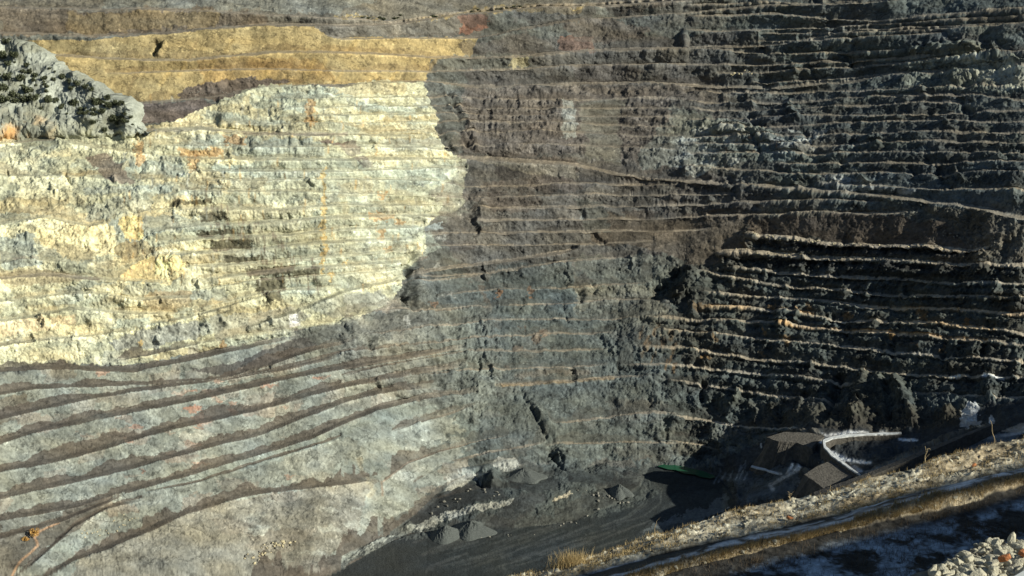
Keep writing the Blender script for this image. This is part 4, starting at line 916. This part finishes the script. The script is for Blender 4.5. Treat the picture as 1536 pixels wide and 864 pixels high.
cluster(c(7, [(1070, 780), (1150, 790), (1230, 720), (1300, 720)]), 45, (1.0, 2.8), creamM + greyM, 'pale block in the rubble patch on the lower left slope', 'blocks of the lower left rubble patch', 8)
cluster(c(3, [(220, 335), (320, 322)]), 12, (1.2, 2.8), creamM, 'cream boulder on an upper bench right of the centre', 'cream boulders on the upper bench', 4)
cluster(c(1, [(860, 420), (1030, 410)]), 16, (0.9, 1.7), greyM, 'small grey boulder in the dark patch under the ochre dump', 'boulders below the ochre dump', 9)
cluster(c(7, [(360, 690), (600, 610)]), 26, (0.8, 1.7), creamM, 'small pale boulder scattered below the lower left haul road', 'boulders below the haul road', 9)
cluster([(1440, 80), (1490, 100), (1530, 128)], 26, (1.2, 3.0), greyM, 'grey boulder on the knoll at the upper right edge', 'boulders of the upper right knoll', 7)
cluster([(840, 790), (900, 770)], 6, (1.5, 2.6), greyM, 'grey block at the edge of the dark pit floor', 'blocks by the pit floor', 5)

# ------------------------------------------------------------------ ore heaps on the pit floor
M_PILE = rock_mat('crushed_ore', (0.095, 0.105, 0.102), 1.2, 0.9, 0.5, var=0.35)
def pile(px, py, rx_, h, label):
    p = surf(px, py); V = []; F = []; nA, nR = 48, 14
    seed = random.random() * 50
    for r_ in range(nR + 1):
        t = r_ / nR
        for a in range(nA):
            an = a / nA * 2 * math.pi
            wob = 1 + 0.3 * float(vnoise(np.array([math.cos(an) * 1.5 + seed]), np.array([math.sin(an) * 1.5 + seed]))[0])
            rr = t * rx_ * wob; z = h * (1 - t) ** 1.02 * (0.86 + 0.14 * random.random()) - (0.8 if r_ == nR else 0)
            if t < 0.1: z = h * 0.93
            V.append((math.cos(an) * rr + random.uniform(-.1, .1), math.sin(an) * rr * 0.85, z))
    for r_ in range(nR):
        for a in range(nA):
            F.append((r_ * nA + a, (r_ + 1) * nA + a, (r_ + 1) * nA + (a + 1) % nA, r_ * nA + (a + 1) % nA))
    F.append([a for a in range(nA)])
    o = mesh_obj('ore_pile', V, F, M_PILE); o.location = (p.x, p.y, p.z - 0.5); o.rotation_euler = (0, 0, random.uniform(0, 6))
    tag(o, label, 'ore pile', 'conical piles on the pit floor')
pile(668, 805, 15, 10, 'sharp dark grey conical ore pile at the left end of the pit floor')
pile(706, 797, 17, 9.5, 'broad dark grey ore pile right of the sharp cone')
pile(927, 742, 11, 7.5, 'small grey conical ore pile inside the curve of the haul road')
pile(786, 713, 16, 7, 'low grey ore pile under the rock wall at the back of the pit floor')

cluster([(640, 768), (700, 740), (760, 748)], 16, (1.2, 3.2), greyM, 'grey block fallen on the dark ledge above the pit floor', 'blocks on the dark ledge above the floor', 6)
cluster([(860, 735), (905, 748), (940, 755)], 14, (1.2, 3.0), greyM, 'grey block in the rubble inside the curve of the haul road', 'blocks inside the haul road curve', 7)
cluster([(620, 812), (720, 806), (800, 800)], 12, (0.8, 1.8), greyM, 'small grey block along the foot of the pale rock step by the ore piles', 'blocks along the foot of the pale step', 3)
# ------------------------------------------------------------------ shrubs and small trees
def leaf_mat(name, rgb, var=0.4):
    m, n, l, b = nodes_of(name)
    g = n.new('ShaderNodeNewGeometry'); mr = n.new('ShaderNodeMapRange'); mr.inputs['To Min'].default_value = 1 - var; mr.inputs['To Max'].default_value = 1 + var
    l.new(g.outputs['Random Per Island'], mr.inputs['Value'])
    mx = n.new('ShaderNodeMix'); mx.data_type = 'RGBA'; mx.blend_type = 'MULTIPLY'; mx.inputs['Factor'].default_value = 1; mx.inputs['A'].default_value = (*rgb, 1)
    l.new(mr.outputs['Result'], mx.inputs['B']); l.new(mx.outputs['Result'], b.inputs['Base Color']); b.inputs['Roughness'].default_value = 0.8; b.inputs['Specular IOR Level'].default_value = 0.2
    return m
M_LEAF = leaf_mat('evergreen_leaves', (0.085, 0.095, 0.055)); M_GOLD = leaf_mat('autumn_leaves', (0.50, 0.30, 0.10)); M_BARK = rock_mat('bark', (0.12, 0.09, 0.06), 3, 0.4, 0.05)
def shrub_mesh(name, seed, mat, n=520, leaf=0.09, flat=0.62):
    r = random.Random(seed); V = []; F = []
    lobes = [(r.uniform(-.35, .35), r.uniform(-.3, .3), r.uniform(0.1, 0.36) * flat / .62, r.uniform(0.16, 0.32)) for _ in range(9)]
    for k in range(n):
        L = r.choice(lobes); d = Vector((r.gauss(0, 1), r.gauss(0, 1), r.gauss(0, 1))).normalized() * L[3] * r.uniform(0.6, 1.1)
        p = Vector((L[0], L[1], L[2])) + Vector((d.x, d.y, d.z * 0.8)); p.z = max(p.z, 0.0)
        a = Vector((r.gauss(0, 1), r.gauss(0, 1), r.gauss(0, 1))).normalized(); b = a.orthogonal().normalized(); s = leaf * r.uniform(0.5, 1.1); c3 = a.cross(b)
        i = len(V); V += [p + b * s, p + c3 * s * 0.7, p - b * s, p - c3 * s * 0.7]; F.append((i, i + 1, i + 2, i + 3))
    me = bpy.data.meshes.new(name); me.from_pydata([tuple(v) for v in V], [], F); me.materials.append(mat); return me
SH = [shrub_mesh('shrub', 90 + k, M_LEAF) for k in range(6)]
def hill_pt(x, y):
    i = int(np.argmin(np.abs(hX - x))); fy = (hb[i] - y) / (hb[i] - hr[i]); j = int(np.clip(fy, 0, 1) * (nr - 1)); return Vector(HP[j, i])
zs1 = [(10, 62, 12), (22, 82, 12), (4, 78, 14), (40, 96, 8), (14, 96, 9), (44, 108, 9), (52, 112, 8), (12, 116, 14), (30, 118, 12), (5, 134, 14), (42, 132, 13), (38, 146, 15), (52, 148, 12), (70, 135, 6), (74, 151, 13), (84, 150, 8),
       (66, 120, 9), (20, 140, 14), (8, 152, 14), (24, 152, 10), (96, 116, 9), (106, 122, 8), (118, 127, 10), (130, 131, 9), (138, 135, 8), (108, 134, 8), (112, 155, 13), (122, 164, 10), (144, 150, 12), (148, 158, 12), (160, 150, 10), (166, 162, 10), (176, 158, 9), (184, 160, 9), (130, 174, 8), (142, 176, 9), (138, 186, 9), (155, 172, 10), (168, 176, 10), (180, 178, 12), (190, 182, 10), (188, 172, 8), (157, 194, 8), (196, 178, 6), (-30, 110, 18), (-60, 140, 18), (-90, 90, 18)]
for k in range(44):
    x = random.uniform(-4, 200); lo = np.interp(x, [0, 75, 110, 200], [70, 108, 120, 172]); y = random.uniform(lo, min(lo + 62, np.interp(x, [0, 90, 120, 200], [160, 165, 186, 190]))); zs1.append((x, y, random.uniform(3, 7)))
for k, (x, y, s) in enumerate(zs1):
    o = bpy.data.objects.new('shrub', SH[k % 6]); col.objects.link(o); p = hill_pt(x, y + s * 0.3); o.location = p; q = s * 0.46 * 1.75
    o.scale = (q * 0.85, q * 0.85, q); o.rotation_euler = (0, 0, random.uniform(0, 6.28))
    lab = 'dark green evergreen shrub on the grey rock of the upper left hill' if x < 95 else 'dark green evergreen shrub on the right shoulder of the upper left hill'
    tag(o, lab, 'shrub', 'shrubs on the face of the left hill' if x < 95 else 'shrubs on the shoulder of the left hill')
for k, (x, y) in enumerate(((545, 26), (552, 27), (569, 26), (574, 27), (592, 28), (596, 26), (648, 24), (652, 26), (706, 18), (742, 16), (748, 15), (757, 14), (770, 12), (778, 12), (732, 17), (600, 23), (716, 15))):
    o = bpy.data.objects.new('shrub', SH[k % 6]); col.objects.link(o); o.location = surf(x, y); q = random.uniform(3, 5); o.scale = (q * 1.2, q, q * 0.8)
    tag(o, 'tiny dark bush on the pale strip at the very top of the slope', 'shrub', 'bushes along the top edge')
for x, y, s, lb in ((50, 801, 7, 'golden autumn tree above the bend of the tan track, lower left corner'), (38, 810, 4.5, 'small golden autumn bush left of the larger golden tree')):
    e = bpy.data.objects.new('autumn_tree', None); col.objects.link(e); e.location = surf(x, y + s * 0.5); tag(e, lb, 'tree')
    f = bpy.data.objects.new('crown', shrub_mesh('crown', int(x), M_GOLD, 420, 0.08, 0.8)); col.objects.link(f); f.parent = e; f.location = (0, 0, s * 0.18); f.scale = (s, s, s)
    V = []; F = []
    for r_, (z, rd) in enumerate(((-0.5, 0.2), (s * 0.25, 0.14), (s * 0.55, 0.07))):
        V += [(math.cos(a * 1.047) * rd, math.sin(a * 1.047) * rd, z) for a in range(6)]
        if r_: F += [((r_ - 1) * 6 + a, (r_ - 1) * 6 + (a + 1) % 6, r_ * 6 + (a + 1) % 6, r_ * 6 + a) for a in range(6)]
    t = mesh_obj('trunk', V, F, M_BARK); t.parent = e

# ------------------------------------------------------------------ dry plants on the foreground banks
M_DRY = leaf_mat('dry_stalk', (0.42, 0.33, 0.20), 0.3); M_GRASS = leaf_mat('dry_grass', (0.46, 0.35, 0.18), 0.45)
def tube(V, F, pts, r0, r1, k=5):
    base_ = len(V); n = len(pts)
    for i, p in enumerate(pts):
        r_ = r0 + (r1 - r0) * i / (n - 1)
        V += [(p[0] + math.cos(a * 2 * math.pi / k) * r_, p[1] + math.sin(a * 2 * math.pi / k) * r_, p[2]) for a in range(k)]
    for i in range(n - 1):
        for a in range(k): F.append((base_ + i * k + a, base_ + i * k + (a + 1) % k, base_ + (i + 1) * k + (a + 1) % k, base_ + (i + 1) * k + a))
def stalk(px, strip, f, h, lean, label, branches=0, hook=False, rad=0.035):
    p = near_pt(px, strip, f); e = bpy.data.objects.new('dry_plant', None); col.objects.link(e); e.location = p; tag(e, label, 'plant')
    V = []; F = []; pts = [(lean * h * (t ** 1.6) + 0.03 * h * math.sin(t * 9), 0, -0.1 + h * t) for t in np.linspace(0, 1, 10)]
    if hook: pts += [(pts[-1][0] + 0.08 * h, 0, pts[-1][2] + 0.02 * h), (pts[-1][0] + 0.15 * h, 0, pts[-1][2] - 0.05 * h)]
    tube(V, F, pts, rad, rad * 0.5); s_o = mesh_obj('stem', V, F, M_DRY); s_o.parent = e
    V = []; F = []
    for b in range(branches):
        t = random.uniform(0.1, 0.9); a = random.uniform(0, 6.28); L = h * random.uniform(0.25, 0.5); x0 = lean * h * t ** 1.6
        tube(V, F, [(x0 + math.cos(a) * L * q * 0.8, math.sin(a) * L * q * 0.8, h * t + L * (q ** 0.7) * 0.8) for q in (0, .35, .7, 1)], rad * 0.45, rad * 0.25, 4)
    if branches:
        b_o = mesh_obj('branches', V, F, M_DRY); b_o.parent = e
stalk(1491, 1 + 1, 0.02, 1.75, -0.25, 'tallest bare dry stalk on the bank at the right edge, leaning left')
stalk(1386, 2, 0.04, 1.15, 0.1, 'hooked grey dry stalk on the crest of the bank, left of the tallest stalk', 3, True, 0.045)
stalk(1184, 2, 0.05, 0.62, 0.05, 'fan shaped dry bush on the crest where the ramps meet the bank', 12, False, 0.03)
stalk(1245, 2, 0.1, 0.6, 0.0, 'short dry stalk on the bank between the fan shaped bush and the hooked stalk', 3, False, 0.03)
stalk(982, 2, 0.05, 0.95, 0.1, 'thin pale dry stalk on the bank above the pale track of the pit floor', 3, False, 0.022)
stalk(1196, 4, 0.8, 0.75, 0.25, 'curved pale dry stalk at the foot of the lower grassy berm', 0, False, 0.03)
stalk(1302, 2, 0.15, 0.5, -0.1, 'small dry stalk beside the foot of the hooked stalk', 4, False, 0.025)
def grass(name, n, place, hr_, wd, mat):
    V = np.zeros((n * 3, 3), np.float32); 
    for k in range(n):
        p, sc = place(); h = random.uniform(*hr_) * sc; a = random.uniform(0, 6.28); ln = random.uniform(0.1, 0.7) * h; w_ = wd
        dx, dy = math.cos(a), math.sin(a); b_ = random.uniform(0, 6.28)
        V[k * 3] = (p[0] - dx * w_, p[1] - dy * w_, p[2] - 0.05); V[k * 3 + 1] = (p[0] + dx * w_, p[1] + dy * w_, p[2] - 0.05); V[k * 3 + 2] = (p[0] + math.cos(b_) * ln, p[1] + math.sin(b_) * ln, p[2] + h)
    me = bpy.data.meshes.new(name); me.vertices.add(n * 3); me.vertices.foreach_set('co', V.ravel()); me.loops.add(n * 3); me.loops.foreach_set('vertex_index', np.arange(n * 3, dtype=np.int32))
    me.polygons.add(n); me.polygons.foreach_set('loop_start', (np.arange(n) * 3).astype(np.int32)); me.update(calc_edges=True); me.materials.append(mat)
    o = bpy.data.objects.new(name, me); col.objects.link(o); return o
patch = [(random.uniform(760, 1560), random.random()) for _ in range(300)]
def pl_berm():
    q = random.choice(patch); x = q[0] + random.gauss(0, 7); return near_pt(x, 4, np.clip(q[1] + random.gauss(0, 0.2), 0, 0.98)), random.uniform(0.6, 1.2)
def pl_bank():
    q = random.choice(patch[:150]); x = q[0] + random.gauss(0, 10); return near_pt(x, 2, np.clip(q[1] + random.gauss(0, 0.15), 0, 0.95)), random.uniform(0.4, 1)
tag(grass('dry_grass', 15000, pl_berm, (0.15, 0.4), 0.012, M_GRASS), 'dry straw coloured grass covering the low berm along the frosty road', 'grass', kind='stuff')
tag(grass('dry_grass', 16000, pl_bank, (0.1, 0.32), 0.012, M_GRASS), 'sparse dry grass on the sunlit gravel bank above the pit', 'grass', kind='stuff')
def pl_sl():
    q = random.choice(patch); return near_pt(q[0] + random.gauss(0, 9), 5, np.clip(q[1] * 0.9 + random.gauss(0, 0.03), 0, 0.99)), random.uniform(0.5, 1.3)
tag(grass('slope_weeds', 14000, pl_sl, (0.1, 0.5), 0.012, leaf_mat('dark_weed', (0.10, 0.075, 0.05))), 'dark dead weeds on the shaded frosty slope', 'weeds', kind='stuff')
cen = near_pt(858, 2, 0.35)
def pl_t(): return cen + Vector((random.gauss(0, 0.45), random.gauss(0, 0.3), 0)), 1.0
o = grass('grass_clump', 900, pl_t, (0.5, 0.95), 0.014, M_GRASS); tag(o, 'large straw coloured clump of tall grass on the near bank, bottom centre', 'grass clump')
# stones on the banks
for k in range(230):
    x = random.uniform(780, 1530); st_ = random.choice((2, 2, 2, 4)); p = near_pt(x, st_, random.uniform(0.05, 0.9))
    put_rock('stone', random.choice(heapM), p, random.choice((0.1, 0.12, 0.15, 0.2, 0.34)), 'small pale stone on the sunlit gravel bank above the pit' if st_ == 2 else 'small pale stone on the low grassy berm', 'stones on the gravel bank' if st_ == 2 else 'stones on the grassy berm', 0.2, 'stone')
for x, f, lb in ((1185, 0.75, 'orange brown stone low on the gravel bank'), (1462, 0.5, 'reddish brown block on the gravel bank below the tallest stalk')):
    put_rock('stone', rustM, near_pt(x, 2, f), 0.38, lb, None, 0.0, 'stone')

# ------------------------------------------------------------------ parapet at the viewpoint
M_CON = rock_mat('pale_concrete', (0.52, 0.54, 0.54), 12, 0.15, 0.01, var=0.1)
a = Vector(at_drop(1490, 872, 1.35)); b2_ = Vector(at_drop(1560, 832, 1.35)); dr = (b2_ - a).normalized(); a2 = a - dr * 0.8; b3_ = b2_ + dr * 2.5
pr = Vector((dr.y, -dr.x, 0)).normalized()
e = bpy.data.objects.new('parapet', None); col.objects.link(e); e.location = (a2.x, a2.y, H - 2.4); tag(e, 'smooth pale grey parapet edge in the extreme bottom right corner', 'parapet')
def slab(name, o0, o1, w0, w1, z0, z1):
    V = []
    for p in (o0, o1):
        for w_, z in ((w0, z0), (w1, z0), (w1, z1 - 0.015), (w1 - 0.015, z1), (w0 + 0.015, z1), (w0, z1 - 0.015)):
            q = p + pr * w_; V.append((q.x - e.location.x, q.y - e.location.y, z - e.location.z))
    F = [[k, (k + 1) % 6, 6 + (k + 1) % 6, 6 + k] for k in range(6)] + [list(range(6)), list(range(11, 5, -1))]
    s = mesh_obj(name, V, F, M_CON); s.parent = e
slab('coping', a2, b3_, 0.0, 0.34, H - 1.45, H - 1.35); slab('wall', a2, b3_, 0.04, 0.30, H - 7.6, H - 1.452)
